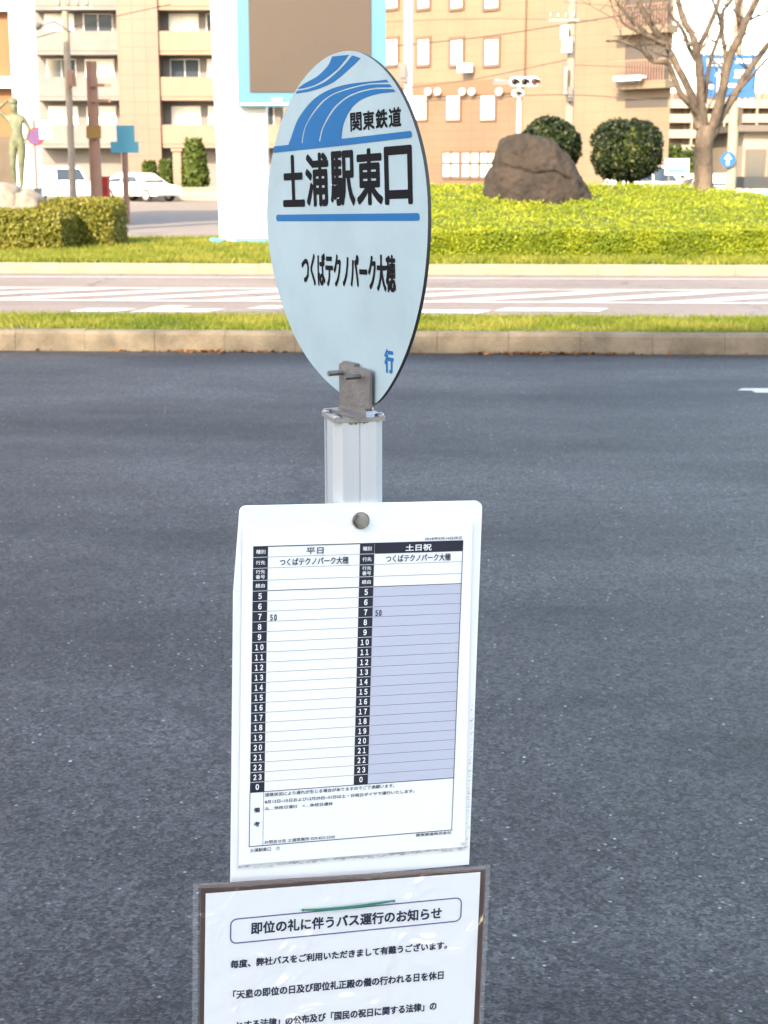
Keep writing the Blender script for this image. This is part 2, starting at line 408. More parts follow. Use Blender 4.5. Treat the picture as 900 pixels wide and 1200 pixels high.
# ------------------------------------------------------------------ leaf and grass helpers
def leaf_mesh(name, P, N, size, mats, core=None, spread=.9, aspect=.55, extra=None):
    """one leaf-shaped quad per point, turned roughly along its normal"""
    n = len(P); P = np.asarray(P, float); N = np.asarray(N, float)
    d = N + RNG.normal(0, spread, (n, 3)); d /= np.linalg.norm(d, axis=1)[:, None] + 1e-9
    a = np.cross(d, RNG.normal(0, 1, (n, 3))); a /= np.linalg.norm(a, axis=1)[:, None] + 1e-9
    b = np.cross(d, a); s = size * RNG.uniform(.6, 1.3, (n, 1))
    V = np.stack([P - a * s * .5, P + b * s * aspect * .5, P + a * s * .5, P - b * s * aspect * .5], 1).reshape(-1, 3)
    r = np.clip(RNG.beta(2, 2.2, n), 0, 1)
    if extra is not None: r = np.clip(r * .65 + extra * .5, 0, 1)
    me = bpy.data.meshes.new(name)
    cv = core.v if core else []; cf = core.f if core else []
    nv = len(cv); me.vertices.add(n * 4 + nv)
    allv = np.concatenate([V, np.array(cv, float).reshape(-1, 3)]) if nv else V
    me.vertices.foreach_set('co', allv.ravel())
    loops = list(range(n * 4)); starts = list(range(0, n * 4, 4)); tot = [4] * n
    for f in cf: starts.append(len(loops)); tot.append(len(f)); loops += [i + n * 4 for i in f]
    me.loops.add(len(loops)); me.loops.foreach_set('vertex_index', loops)
    me.polygons.add(len(starts)); me.polygons.foreach_set('loop_start', starts); me.polygons.foreach_set('loop_total', tot)
    for m in mats: me.materials.append(m)
    me.polygons.foreach_set('material_index', [0] * n + [1] * len(cf))
    at_ = me.attributes.new('rnd', 'FLOAT', 'FACE'); at_.data.foreach_set('value', np.concatenate([r, np.full(len(cf), .3)]).astype(np.float32))
    me.update(); me.validate()
    o = bpy.data.objects.new(name, me); COL.objects.link(o); return o
def grass_mesh(name, P, h, wdt, mat, lean=.5, dry=None):
    n = len(P); P = np.asarray(P, float); a = RNG.uniform(0, 2 * np.pi, n)
    s = np.stack([np.cos(a), np.sin(a), np.zeros(n)], 1) * wdt * .5
    hh = h * RNG.uniform(.5, 1.25, n); tip = np.stack([RNG.normal(0, lean, n) * hh, RNG.normal(0, lean, n) * hh, hh], 1)
    V = np.stack([P - s, P + s, P + tip], 1).reshape(-1, 3)
    me = bpy.data.meshes.new(name); me.vertices.add(3 * n); me.vertices.foreach_set('co', V.ravel())
    me.loops.add(3 * n); me.loops.foreach_set('vertex_index', np.arange(3 * n)); me.polygons.add(n)
    me.polygons.foreach_set('loop_start', np.arange(0, 3 * n, 3)); me.polygons.foreach_set('loop_total', np.full(n, 3))
    me.materials.append(mat)
    r = RNG.beta(2, 2, n)
    if dry is not None: r = np.clip(r * .6 + dry * .6, 0, 1)
    at_ = me.attributes.new('rnd', 'FLOAT', 'FACE'); at_.data.foreach_set('value', r.astype(np.float32))
    me.update(); o = bpy.data.objects.new(name, me); COL.objects.link(o); return o
def nz(x, y, z=0, s=1): return noise.noise(Vector((x * s, y * s, z * s)))

# ================================================================== SETTING
STREET = -0.05                      # the street runs a little towards us on the right
mb = MB(); mb.quad((-900, -300, -.03), (900, -300, -.03), (900, 1500, -.03), (-900, 1500, -.03)); setting('ground', mb, MAT['paving'])
mb = MB(); mb.quad((-60, -18, 0), (60, -18, 0), (60, 12.93, 0), (-60, 12.93, 0)); setting('bus_apron', mb, MAT['asphalt'], rz=STREET)
mb = MB(); mb.quad((-80, 14.72, 0), (80, 14.72, 0), (80, 22.93, 0), (-80, 22.93, 0)); setting('road', mb, MAT['road'], rz=STREET)
def kerb(name, y0, y1, h, ch, mat, seg=.6, x0=-26, x1=26):
    mb = MB(); x = x0
    while x < x1:
        a, b = x + .0015, x + seg - .0015; dz = RNG.normal(0, .003); dy = RNG.normal(0, .003)
        prof = [(y0 + dy, -.05), (y0 + dy + .012, h - ch + dz), (y0 + dy + ch, h + dz), (y1, h + dz), (y1, -.05)]
        mb.prism([(p[0], p[1]) for p in prof], lambda p, q, d: Vector((d, p, q)), a, b); x += seg
    return setting(name, mb, mat, rz=STREET)
kerb('near_kerb', 12.93, 13.10, .17, .03, MAT['kerb'])
kerb('verge_back_kerb', 14.56, 14.70, .12, .02, MAT['kerb'])
kerb('far_kerb', 22.93, 23.1, .15, .02, MAT['farkerb'], seg=1.0)
def strip_soil(name, y0, y1, z, x0=-26, x1=26):
    mb = MB(); mb.box(x0, x1, y0, y1, -.04, z); return setting(name, mb, MAT['soil'], rz=STREET)
strip_soil('verge_soil', 13.1, 14.56, .15)
strip_soil('island_soil', 23.1, 31.5, .14)
def grass_strip(name, y0, y1, z, n, h, wd, x0, x1):
    P = np.stack([RNG.uniform(x0, x1, n), RNG.uniform(y0, y1, n), np.full(n, z)], 1)
    dry = np.array([.5 + .9 * nz(p[0], p[1], 0, 1.3) + .35 * nz(p[0], p[1], 3, 6) for p in P])
    keep = np.array([nz(p[0], p[1], 9, 2.2) > -.42 for p in P]) | (RNG.random(n) < .25)
    o = grass_mesh(name, P[keep], h, wd, MAT['grass'], .55, dry[keep]); o['kind'] = 'stuff'; o.rotation_euler.z = STREET; return o
grass_strip('verge_grass', 13.08, 14.6, .15, 60000, .05, .012, -6, 7.5)
grass_strip('island_grass', 23.1, 26.5, .14, 52000, .09, .022, -8, 9)
grass_strip('lawn_grass', 26.5, 31.4, .14, 26000, .10, .03, -9.5, 1)
# fallen leaves gathered at the kerb
n = 420; xs = np.concatenate([RNG.normal(.75, .35, 170), RNG.normal(3.2, .3, 80), RNG.normal(-2.1, .5, 110), RNG.uniform(-4, 4.5, 60)])
P = np.stack([xs, 12.93 - np.abs(RNG.normal(0, .05, n)) - .01, np.full(n, .012)], 1)
o = leaf_mesh('fallen_leaves', P, np.tile([0, 0, 1.], (n, 1)), .045, [MAT['litter']], spread=.35, aspect=.7); o['kind'] = 'stuff'; o.rotation_euler.z = STREET

# painted markings on the road: a hatched median between two lines, an edge line, lettering-like blocks near the verge
mb = MB()
def rline(y0, y1, x0=-30, x1=30): mb.quad((x0, y0, .004), (x1, y0, .004), (x1, y1, .004), (x0, y1, .004))
rline(22.05, 22.2); rline(19.95, 20.12); rline(18.0, 18.16)
x = -22
while x < 22:
    mb.quad((x, 18.17, .004), (x + .55, 18.17, .004), (x + 2.75, 19.94, .004), (x + 2.2, 19.94, .004)); x += 1.35
for x0, x1, y0 in ((-4.3, -3.75, 16.6), (-3.6, -2.75, 16.6), (-3.5, -3.2, 17.0), (-2.4, -2.05, 17.05), (-1.75, -.95, 16.65), (-1.75, -1.5, 17.0), (-.6, .2, 16.6), (.35, 1.5, 16.9)):
    mb.quad((x0, y0, .004), (x1, y0, .004), (x1 + .15, y0 + .42, .004), (x0 + .15, y0 + .42, .004))
setting('road_markings', mb, MAT['line'], rz=STREET)
mb = MB()
a = gnd(862, 457); b = gnd(905, 455)
mb.quad((a.x, a.y - .05, .004), (b.x + .4, a.y - .07, .004), (b.x + .4, a.y + .07, .004), (a.x + .06, a.y + .06, .004))
mb.quad((a.x + .1, a.y - .17, .004), (a.x + .22, a.y - .17, .004), (a.x + .22, a.y - .055, .004), (a.x + .1, a.y - .055, .004))
setting('apron_marking', mb, MAT['line'])

# unseen station building behind the camera, added and turned to shade the bus stop
bx = thing('unseen_station', 'broad pale unseen station building set behind the bus stop to shade the apron', 'building', (-19, -30, 0), rad(10))
mb = MB(); mb.box(-30, 27, -12, 0, -.02, 25.02); part('wall', mb, MAT['station'], bx, world=False)
for k in range(5):
    wf = MB(); wp = MB(); z = 3 + 4.3 * k; wf.box(-29, 26, .001, .1, z - .15, z + 2.3); wp.box(-28.8, 25.8, .1005, .14, z, z + 2.15)
    fr = part('unseen_window_band', wf, MAT['wpaint'], bx, world=False); part('pane', wp, MAT['glass'], fr, world=False)
for k in range(16):
    mb = MB(); x = -29 + k * 3.4; mb.box(x, x + random.uniform(.8, 2.6), -1.5, -.05, 25.021, 25.02 + random.uniform(.05, .3)); part('shade_edge_block', mb, MAT['station'], bx, world=False)  # boxes added along the unseen roof edge to break up its shadow line

# ================================================================== BUILDINGS
class Facade:
    """vertical plane through two ground points; local x along it, local -y out of it"""
    def __init__(self, a, b):
        self.a = Vector((a[0], a[1])); d = Vector((b[0], b[1])) - self.a; self.L = d.length; self.d = d.normalized()
        self.rz = math.atan2(d.y, d.x); self.n = Vector((-self.d.y, self.d.x))
    def px(self, u, v):
        r = ray(u, v); t = (self.a.dot(self.n)) / (Vector((r.x, r.y)).dot(self.n))
        p = Vector((r.x, r.y)) * t; return (p - self.a).dot(self.d), CAM_H + r.z * t
def box_l(x0, x1, y0, y1, z0, z1, mi=0):
    m = MB(); m.box(x0, x1, y0, y1, z0, z1, mi); return m
def window(root, fc, u0, u1, v0, v1, fw=.16, pane=MAT['winw'], frame=MAT['winframe'], name='window', mull=False):
    x0, z1 = fc.px(u0, v0); x1, z0 = fc.px(u1, v1)
    m = MB()
    m.box(x0 - fw, x0, -.07, .03, z0 - fw, z1 + fw); m.box(x1, x1 + fw, -.07, .03, z0 - fw, z1 + fw)
    m.box(x0 + .001, x1 - .001, -.07, .03, z1, z1 + fw); m.box(x0 + .001, x1 - .001, -.11, .03, z0 - fw, z0)
    if mull: m.box((x0 + x1) / 2 - .05, (x0 + x1) / 2 + .05, -.06, .02, z0, z1)
    f = part(name, m, frame, root, world=False)
    p = MB(); p.box(x0, x1, -.03, -.002, z0, z1); part('pane', p, pane, f, world=False)

# tan tiled office building
fc = Facade((-6.1, 96), (13.7, 76))
tb = thing('tan_building', 'tall tan tiled building with brown framed windows beyond the boulder', 'building', (-6.1, 96, 0), fc.rz)
xe = fc.px(612, 100)[0]; zl0 = fc.px(560, 111)[1]; zl1 = fc.px(560, 94)[1]
m = MB(); m.prism([(0, 0), (fc.L, 0), (fc.L - 9.6, 10.8), (0, 10.8)], lambda a, b, d: Vector((a, b, d)), 16.5, -.02); part('wall', m, MAT['tanwall'], tb, world=False)
part('lower_wall', box_l(.5, xe, -.12, -.003, -.02, zl0), MAT['tanlow'], tb, world=False, label='darker tile facing on the ground floor')
part('cornice_band', box_l(.4, xe + .1, -.22, -.001, zl0 + .001, zl1), MAT['tanband'], tb, world=False)
m = MB(); m.box(xe - .1, xe + .25, -.16, -.002, zl1 + .002, 16.5); part('pilaster', m, MAT['tanwall'], tb, world=False)
for u0, u1 in ((453, 466), (490, 503), (529, 542), (569, 584)):
    window(tb, fc, u0, u1, -19, 8.5); window(tb, fc, u0, u1, 47, 75)
    z = 0
for u0, u1 in ((451, 464), (488, 502), (527, 541), (567, 582)): 
    x0, z1 = fc.px(u0, 113); x1, z0 = fc.px(u1, 140)
    m = MB(); m.box(x0 - .1, x1 + .1, -.2, -.12, z0 - .1, z1 + .1); f = part('window', m, MAT['winframe'], tb, world=False)
    part('pane', box_l(x0, x1, -.23, -.2005, z0, z1), MAT['winw'], f, world=False)
for u0 in (523, 533, 545.5, 556, 567, 576):
    x0, z1 = fc.px(u0, 180); x1, z0 = fc.px(u0 + 7.5, 190)
    m = MB(); m.box(x0 - .14, x1 + .14, -.22, -.121, z0 - .9, z1 + .15); f = part('window', m, MAT['winframe'], tb, world=False)
    p = MB(); p.box(x0, x1, -.25, -.2205, z0, z1); p.box(x0, x1, -.25, -.2205, z0 - .75, z0 - .15); part('pane', p, MAT['winw'], f, world=False)
for u in (508, 519, 548, 559, 591):
    x, z = fc.px(u, 108); m = MB(); m.lathe([(.01, -.2), (.13, -.17), (.2, -.05), (.2, .05), (.13, .17), (.01, .2)], (x, -.42, z), 10)
    m.box(x - .03, x + .03, -.4, -.2, z - .03, z + .03); part('globe_lamp', m, MAT['wpaint'], tb, world=False)
x, z = fc.px(552, 82); m = MB(); m.box(x - .3, x + .35, -.75, -.25, z - .15, z + .3); m.box(x - .05, x + .05, -.3, 0, z - .05, z + .05); part('floodlight', m, MAT['wpaint'], tb, world=False)
# end bay with recessed balconies
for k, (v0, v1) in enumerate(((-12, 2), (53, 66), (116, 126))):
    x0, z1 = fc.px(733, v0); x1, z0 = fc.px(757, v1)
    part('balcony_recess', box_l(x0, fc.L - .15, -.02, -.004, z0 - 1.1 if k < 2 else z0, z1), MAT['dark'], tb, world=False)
    if k < 2:
        m = MB(); m.box(x0 - .1, fc.L + .3, -.9, -.021, z0 - 1.55, z0 - 1.2); sl = part('balcony_slab', m, MAT['tanwall'], tb, world=False)
        r = MB(); zz = z0 - 1.2
        r.box(x0 - .05, fc.L + .25, -.88, -.83, zz + .95, zz + 1.0)
        xx = x0
        while xx < fc.L + .2: r.box(xx, xx + .035, -.87, -.84, zz, zz + .95); xx += .16
        part('railing', r, MAT['redbrown'], sl, world=False)
x0, z0 = fc.px(739, 99); x1, z1 = fc.px(768, 92)
m = MB(); nw = 14
prof = [(x0 + (x1 - x0) * i / nw * 1.05, z0 - .12 * abs(math.sin(math.pi * i / nw * 3.5)) + .1) for i in range(nw + 1)]
m.add([Vector((a, -1.35, b)) for a, b in prof] + [Vector((a, -1.35, z1 + .08)) for a, b in prof], [(i, i + 1, i + nw + 2, i + nw + 1) for i in range(nw)], 0)
m.box(x0 - .02, x1 + .15, -1.34, -.93, z1 - .02, z1 + .08, 1); m.box(x0 - .02, x1 + .15, -1.37, -1.352, z1 - .12, z1 + .1, 1)
part('scalloped_awning', m, [MAT['dark'], MAT['wpaint']], tb, world=False)

# left apartment block with a tiled stair tower
fa = Facade((-26, 98), (-9.5, 98))
ab = thing('apartment_block', 'balconied apartment block with pinkish tiled stair tower behind the white cars', 'building', (-26, 98, 0), fa.rz)
xa, xb, xc = fa.px(45, 100)[0], fa.px(143, 100)[0], fa.px(190, 100)[0]; xd = fa.px(252, 100)[0]
part('wall', box_l(xa - 6, xd + 4, .6, 12, -.02, 19), MAT['greyw'], ab, world=False)
part('stair_tower', box_l(xb, xc, -1.2, .599, -.02, 20), MAT['pinkt'], ab, world=False)
for k, v in enumerate((-45, 10, 62, 115, 170)):
    for (p0, p1, mt, nm) in ((xa, xb - .01, 'greyw', 'a'), (xc + .01, xd + 4, 'cream', 'b')):
        z = fa.px(200, v)[1]
        m = MB(); m.box(p0, p1, -1.0, .58, z - .18, z + .05); s = part('balcony_slab', m, MAT[mt], ab, world=False)
        part('parapet', box_l(p0, p1, -1.04, -.92, z + .051, z + 1.2), MAT['cream'] if mt == 'cream' else MAT['greyw'], s, world=False)
        nn = max(1, int((p1 - p0) / 2.4))
        for q in range(nn):
            x0 = p0 + .5 + q * (p1 - p0 - .4) / nn
            m = MB(); m.box(x0 - .06, x0 + 1.76, .54, .598, z + .06, z + 2.36); f = part('window', m, MAT['wpaint'], ab, world=False)
            m = MB(); m.box(x0, x0 + .82, .50, .538, z + .12, z + 2.3); m.box(x0 + .88, x0 + 1.7, .50, .538, z + .12, z + 2.3)
            part('pane', m, MAT['winw'] if (q + k) % 3 else MAT['glass'], f, world=False)
# dark neighbour at far left
fd = Facade((-27, 110), (-18, 110))
db = thing('grey_building', 'dark grey balconied building between the striped pillar and the apartment block', 'building', (-27, 110, 0))
part('wall', box_l(-3, 5.5, 0, 8, -.02, 21), MAT['greyw'], db, world=False)
for k in range(6):
    z = 1.4 + 3.2 * k; s = part('balcony_slab', box_l(-3.2, 5.7, -1.3, -.01, z - .2, z), MAT['greyw'], db, world=False)
    part('parapet', box_l(-3.2, 5.7, -1.34, -1.2, z + .001, z + 1.0), MAT['guard'], s, world=False)
# orange-brown building at the left edge
ob = thing('orange_building', 'orange brown building corner with white ledges at the left edge', 'building', at(-60, 200, 40) - Vector((0, 0, 1.5)))
x1 = at(14, 100, 40).x; zt = at(0, 160, 40).z
m = MB(); m.box(-18, x1, 40, 40.9, zt, 12); part('wall', m, MAT['orange'], ob)
for v in (-40, 8, 98):
    z = at(0, v, 40).z; m = MB(); m.box(-18, x1 + .05, 39.7, 39.999, z - .12, z + .15); part('ledge', m, MAT['wpaint'], ob)
m = MB(); m.box(-18, x1 - .05, 39.9, 40.8, -.02, zt - .001); part('base_wall', m, MAT['wallgrey'], ob)
# white banner pillar with purple slanted strokes
a = at(14, 100, 38); b = at(40, 100, 38)
bp = thing('striped_pillar', 'white banner pillar with slanted purple strokes beside the orange building', 'pillar', ((a.x + b.x) / 2, 38, 0))
m = MB(); m.box(a.x, b.x, 38, 38.5, -.02, 9.5); part('pillar', m, MAT['wpaint'], bp)
for v in (-60, -28, 4, 33):
    p = at(17, v, 37.99); q = at(28, v + 16, 37.99)
    m = MB(); m.bar(p, q, .07, .02); part('stroke', m, MAT['purple'], bp)
# far apartments on the right
ff = Facade((26, 150), (62, 150))
fb = thing('far_apartments', 'long pale apartment block with rows of balconies far behind the bare tree', 'building', (26, 150, 0))
xf0 = ff.px(772, 150)[0]; zt = ff.px(800, 108)[1]
part('wall', box_l(xf0, xf0 + 34, .6, 10, -.02, zt), MAT['aptw'], fb, world=False)
for k, v in enumerate((125, 142, 160, 178)):
    z = ff.px(800, v)[1]
    s = part('balcony_slab', box_l(xf0, xf0 + 34, -.8, .598, z - .15, z), MAT['aptw'], fb, world=False)
    part('parapet', box_l(xf0 + .02, xf0 + 33.98, -.82, -.7, z + .001, z + .62), MAT['aptw'], s, world=False)
    for q in range(11):
        x0 = xf0 + .5 + q * 3.05
        m = MB(); m.box(x0, x0 + 1.9, .55, .599, z + .05, z + 1.25); f = part('window', m, MAT['winframe'], fb, world=False)
        part('pane', box_l(x0 + .08, x0 + .9, .52, .549, z + .1, z + 1.2), MAT['cream'], f, world=False)
        part('post', box_l(x0 + 2.4, x0 + 2.55, -.78, .55, z + .6, z + 1.28), MAT['aptw'], s, world=False)
# house low at the right edge
p = at(868, 235, 75)
hb = thing('shop_house', 'low cream shop house with dark flat roof edge at the right edge', 'house', (p.x, 75, 0))
part('wall', box_l(0, 9, 0, 7, -.02, 3.3), MAT['aptw'], hb, world=False)
part('roof', box_l(-.5, 9.5, -.6, 7.5, 3.301, 3.6), MAT['roof'], hb, world=False)
part('door', box_l(1.2, 2.5, -.06, -.003, 0, 2.6), MAT['winframe'], hb, world=False)
for x0 in (-.0, 3.4): 
    f = part('window', box_l(x0 + .1, x0 + 1.1, -.06, -.003, 1.0, 2.5), MAT['winframe'], hb, world=False)
    part('pane', box_l(x0 + .18, x0 + 1.02, -.08, -.061, 1.08, 2.42), MAT['glass'], f, world=False)

# ================================================================== PYLON
Y = 29.5
py = thing('sign_pylon', 'tall white pylon carrying a blue framed tan panel on the lawn', 'pylon', (at(284, 280, Y).x, Y, .14))
m = MB(); xl0, xl1 = at(246, 0, Y).x, at(258, 288, Y).x; xr = at(313, 200, Y).x
z1 = 7.2; zb = .12
xtop = xl0 + (xl0 - xl1) * .5
m.add([Vector(q) for q in ((xl1, Y, zb), (xr, Y, zb), (xr, Y, z1), (xtop, Y, z1), (xl1, Y + .5, zb), (xr, Y + .5, zb), (xr, Y + .5, z1), (xtop, Y + .5, z1))],
      [(0, 1, 2, 3), (5, 4, 7, 6), (4, 0, 3, 7), (1, 5, 6, 2), (3, 2, 6, 7), (4, 5, 1, 0)])
part('shaft', m, MAT['wpaint'], py)
a = at(279, 125, Y - .25); b = at(452, 125, Y - .25)
m = MB(); m.box(a.x, b.x, Y - .25, Y - .003, a.z, 6.9); pn = part('sign_panel', m, MAT['bpanel'], py)
c = at(293, 108, Y - .25); d = at(435, 108, Y - .25)
m = MB(); m.box(c.x, d.x, Y - .27, Y - .251, c.z, 6.6); part('sign_field', m, MAT['tanpanel'], pn)
m = MB(); m.box(a.x + .05, b.x - .1, Y - .27, Y - .251, a.z + .03, a.z + .06, 0)
m.box(at(318, 1, Y).x, at(330, 1, Y).x, Y - .27, Y - .251, a.z + .09, a.z + .15, 0); part('white_trim', m, MAT['wpaint'], pn)
for u0, u1 in ((246, 262), (276, 312)):
    m = MB(); p = at(u0, 290, Y - .3); q = at(u1, 281, Y - .3); m.box(p.x, q.x, Y - .32, Y - .03, .12, .26); part('base_plate', m, MAT['cyan'], py)

# ================================================================== HEDGES, BUSHES, ROCK, TREE
def hedge_height(x, y):
    """top of the mounded right hedge"""
    t = min(1, max(0, (y - 24.7) / 4.3)); e = .58 + .66 * t ** .8
    right = max(0, (x - 5.8)) * .16 + max(0, x - 8) * .1; left = max(0, .8 - x) * .05
    return max(.45, e - right * t - left + .05 * nz(x, y, 0, 2.2) + .03 * nz(x, y, 4, 6))
x0h, x1h, y0h, y1h = .2, 13.0, 24.55, 29.6
core = MB(); nx, ny = 60, 24
G = [[Vector((x0h + .06 + (x1h - x0h - .12) * i / nx, y0h + .08 + (y1h - y0h - .16) * j / ny, 0)) for i in range(nx + 1)] for j in range(ny + 1)]
V = []
for row in G:
    for p in row: V.append(Vector((p.x, p.y, hedge_height(p.x, p.y) - .06)))
core.add(V, [(j * (nx + 1) + i, j * (nx + 1) + i + 1, (j + 1) * (nx + 1) + i + 1, (j + 1) * (nx + 1) + i) for j in range(ny) for i in range(nx)], 1)
for (pa, pb) in ((0, 1),):
    fr_ = [Vector((v.x, v.y, v.z)) for v in V[:nx + 1]]; lo = [Vector((v.x, v.y, .1)) for v in fr_]
    core.add(lo + fr_, [(i, i + 1, i + nx + 2, i + nx + 1) for i in range(nx)], 1)
    sd_ = [V[j * (nx + 1)] for j in range(ny + 1)]; lo = [Vector((v.x, v.y, .1)) for v in sd_]
    core.add(lo + sd_, [(i, i + ny + 1, i + ny + 2, i + 1) for i in range(ny)], 1)
P = []; N = []; E = []
for _ in range(85000):
    x, y = random.uniform(x0h, x1h), random.uniform(y0h, y1h); z = hedge_height(x, y)
    if random.random() < .1: z += random.uniform(0, .05)
    
    if nz(x, y, 11, 2.6) < -.45 and random.random() < .75: continue
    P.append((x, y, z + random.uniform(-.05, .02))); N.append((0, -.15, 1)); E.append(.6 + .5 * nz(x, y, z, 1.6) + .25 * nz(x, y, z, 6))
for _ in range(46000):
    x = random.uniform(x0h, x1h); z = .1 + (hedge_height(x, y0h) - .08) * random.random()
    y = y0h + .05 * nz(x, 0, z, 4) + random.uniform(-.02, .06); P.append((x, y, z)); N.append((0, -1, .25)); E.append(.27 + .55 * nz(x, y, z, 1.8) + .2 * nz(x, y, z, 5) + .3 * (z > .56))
for _ in range(6000):
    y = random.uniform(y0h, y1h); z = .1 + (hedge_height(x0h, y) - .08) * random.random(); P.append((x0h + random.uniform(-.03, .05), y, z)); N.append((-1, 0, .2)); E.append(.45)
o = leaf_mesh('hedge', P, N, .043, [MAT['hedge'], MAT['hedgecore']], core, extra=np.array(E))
tag(o, 'long bright green clipped hedge mounding up to the boulder', 'hedge')

def block_hedge(x0, x1, y0, y1, z0, z1, n, size, mat, label, rnd=.12):
    core = MB(); core.box(x0 + .08, x1 - .08, y0 + .08, y1 - .08, z0, z1 - .08, 1); P = []; N = []; E = []
    areas = [((x1 - x0) * (y1 - y0), 't'), ((x1 - x0) * (z1 - z0), 'f'), ((y1 - y0) * (z1 - z0), 'l'), ((y1 - y0) * (z1 - z0), 'r')]
    tot = sum(a for a, _ in areas)
    for a, s in areas:
        for _ in range(int(n * a / tot)):
            x, y, z = random.uniform(x0, x1), random.uniform(y0, y1), random.uniform(z0, z1); q = random.uniform(-.04, .05)
            if s == 't': z = z1 + q; nn = (0, 0, 1)
            elif s == 'f': y = y0 - q; nn = (0, -1, .2)
            elif s == 'l': x = x0 - q; nn = (-1, 0, .2)
            else: x = x1 + q; nn = (1, 0, .2)
            # round the upper edges
            e = min(x - x0, x1 - x, y - y0 if s != 'f' else 9)
            if z > z1 - rnd and e < rnd: z -= (rnd - e) * .6
            z += .05 * nz(x, y, 2, 3); P.append((x, y, z)); N.append(nn); E.append(.5 + .6 * nz(x, y, z, 2.5))
    o = leaf_mesh('hedge', P, N, size, [MAT[mat], MAT['hedgecore']], core, extra=np.array(E)); return tag(o, label, 'hedge')
YL = 26.6
block_hedge(at(-80, 290, YL).x, at(72, 290, YL).x, YL, YL + 1.3, .1, at(0, 249, YL).z, 9000, .07, 'olive', 'sparse olive brown hedge below the statue at the left edge')
block_hedge(at(48, 290, YL + 1.4).x, at(147, 290, YL + 2.9).x, YL + 1.35, YL + 3.0, .1, at(0, 237, YL + 1.3).z, 9000, .07, 'olive', 'square yellowish olive hedge standing on the lawn near the white pylon')

# boulder
rc = at(633, 226, 27.6); bm = bmesh.new(); bmesh.ops.create_icosphere(bm, subdivisions=6, radius=1)
prof = [(-.93, .0), (-.97, .2), (-.88, .5), (-.78, .66), (-.68, .96), (-.42, 1.03), (-.1, 1.01), (.18, .95), (.42, .76), (.68, .5), (.88, .24), (.97, .0)]
def hprof(x):
    for (a, b), (c, d) in zip(prof, prof[1:]):
        if a <= x <= c: return b + (d - b) * (x - a) / (c - a)
    return 0
for v in bm.verts:
    p = v.co.copy(); 
    if p.z < 0:
        k = 1 / max(.25, math.sqrt(max(1e-4, 1 - p.z * p.z))); p.x *= min(k, 1.9); p.y *= min(k, 1.9)
    x = max(-.999, min(.999, p.x)); hh = max(.05, hprof(x))
    s = abs(p.z); z = (p.z * .5 + .5); q = math.sqrt(max(0, 1 - x * x)) + .08
    zz = hh * min(1, (p.z / q * .62 + .62)) if p.z > -q else 0
    v.co = Vector((x * 1.05 + .02, p.y * (.72 + .2 * (1 - z)), zz * 1.36 - .30))
for v in bm.verts:
    p = v.co; d = .055 * nz(p.x, p.y, p.z, 2.3) + .03 * nz(p.x, p.y, p.z, 5) + .03 * nz(p.x, p.y, p.z, 11) + .02 * nz(p.x, p.y, p.z, 23)
    crack = abs((p.z - .52) + .16 * (p.x + .4) + .07 * nz(p.x, p.y, 0, 2.4))
    if crack < .04 and p.x < .5: d -= .08 * (1 - crack / .04)
    v.co += v.normal * d
me = bpy.data.meshes.new('boulder'); bm.to_mesh(me); bm.free(); me.materials.append(MAT['rock'])
for pl in me.polygons: pl.use_smooth = True
o = bpy.data.objects.new('boulder', me); COL.objects.link(o); o.location = (rc.x, 27.9, rc.z - .12)
tag(o, 'large brown boulder with a crack, set on top of the green hedge', 'boulder')

def ball_bush(u, v_mid, ru, rv, y, label, flat=False, n=9000):
    c = at(u, v_mid, y); rx = ru / F_PX * y; rz = rv / F_PX * y; P = []; N = []; E = []
    core = MB(); prof = [(max(.01, math.cos(a)) * .82, math.sin(a) * .82) for a in np.linspace(-1.5, 1.5, 9)]
    core.lathe([(r * rx, h * rz) for r, h in prof], c, 14, 1)
    for _ in range(n):
        d = Vector((random.gauss(0, 1), random.gauss(0, 1), random.gauss(0, 1))).normalized()
        if flat: d = Vector((math.copysign(abs(d.x) ** .7, d.x), math.copysign(abs(d.y) ** .7, d.y), math.copysign(abs(d.z) ** .75, d.z))); 
        k = 1 + .10 * nz(d.x, d.y, d.z, 2.6) + .07 * nz(d.x, d.y, d.z, 7); k *= random.uniform(.84, 1.03) + (.09 * random.random() if random.random() < .04 else 0)
        if nz(d.x, d.y, d.z + 5, 4.5) < -.38 and random.random() < .7: continue
        p = c + Vector((d.x * rx * k, d.y * rx * k, d.z * rz * k)); P.append(p[:]); N.append(d[:]); E.append(.35 + .6 * nz(d.x, d.y, d.z, 4))
    r = thing('round_bush', label, 'bush', (c.x, c.y, hedge_height(c.x, min(c.y, y1h)) - .1), 0, 'round clipped bushes behind the hedge')
    P2 = [(p[0] - r.location.x, p[1] - r.location.y, p[2] - r.location.z) for p in P]
    core.v = [(p[0] - r.location.x, p[1] - r.location.y, p[2] - r.location.z) for p in core.v]
    cr = leaf_mesh('crown', P2, N, .085, [MAT['ball'], MAT['hedgecore']], core, extra=np.array(E)); cr.parent = r
    m = MB()
    for k in range(5):
        a = k * 1.3; m.tube([Vector((c.x + .1 * math.cos(a), c.y + .1 * math.sin(a), .12)), Vector((c.x + .15 * math.cos(a), c.y + .15 * math.sin(a), c.z - rz * .8)), Vector((c.x + rx * .5 * math.cos(a), c.y + rx * .5 * math.sin(a), c.z))], [.035, .03, .015], 6)
    part('trunk', m, MAT['bark'], r)
ball_bush(645, 172, 34, 32, 30.6, 'round dark green bush rising from behind the boulder')
ball_bush(734, 176, 38, 33, 30.2, 'boxy round dark green bush between the boulder and the bare tree', True)

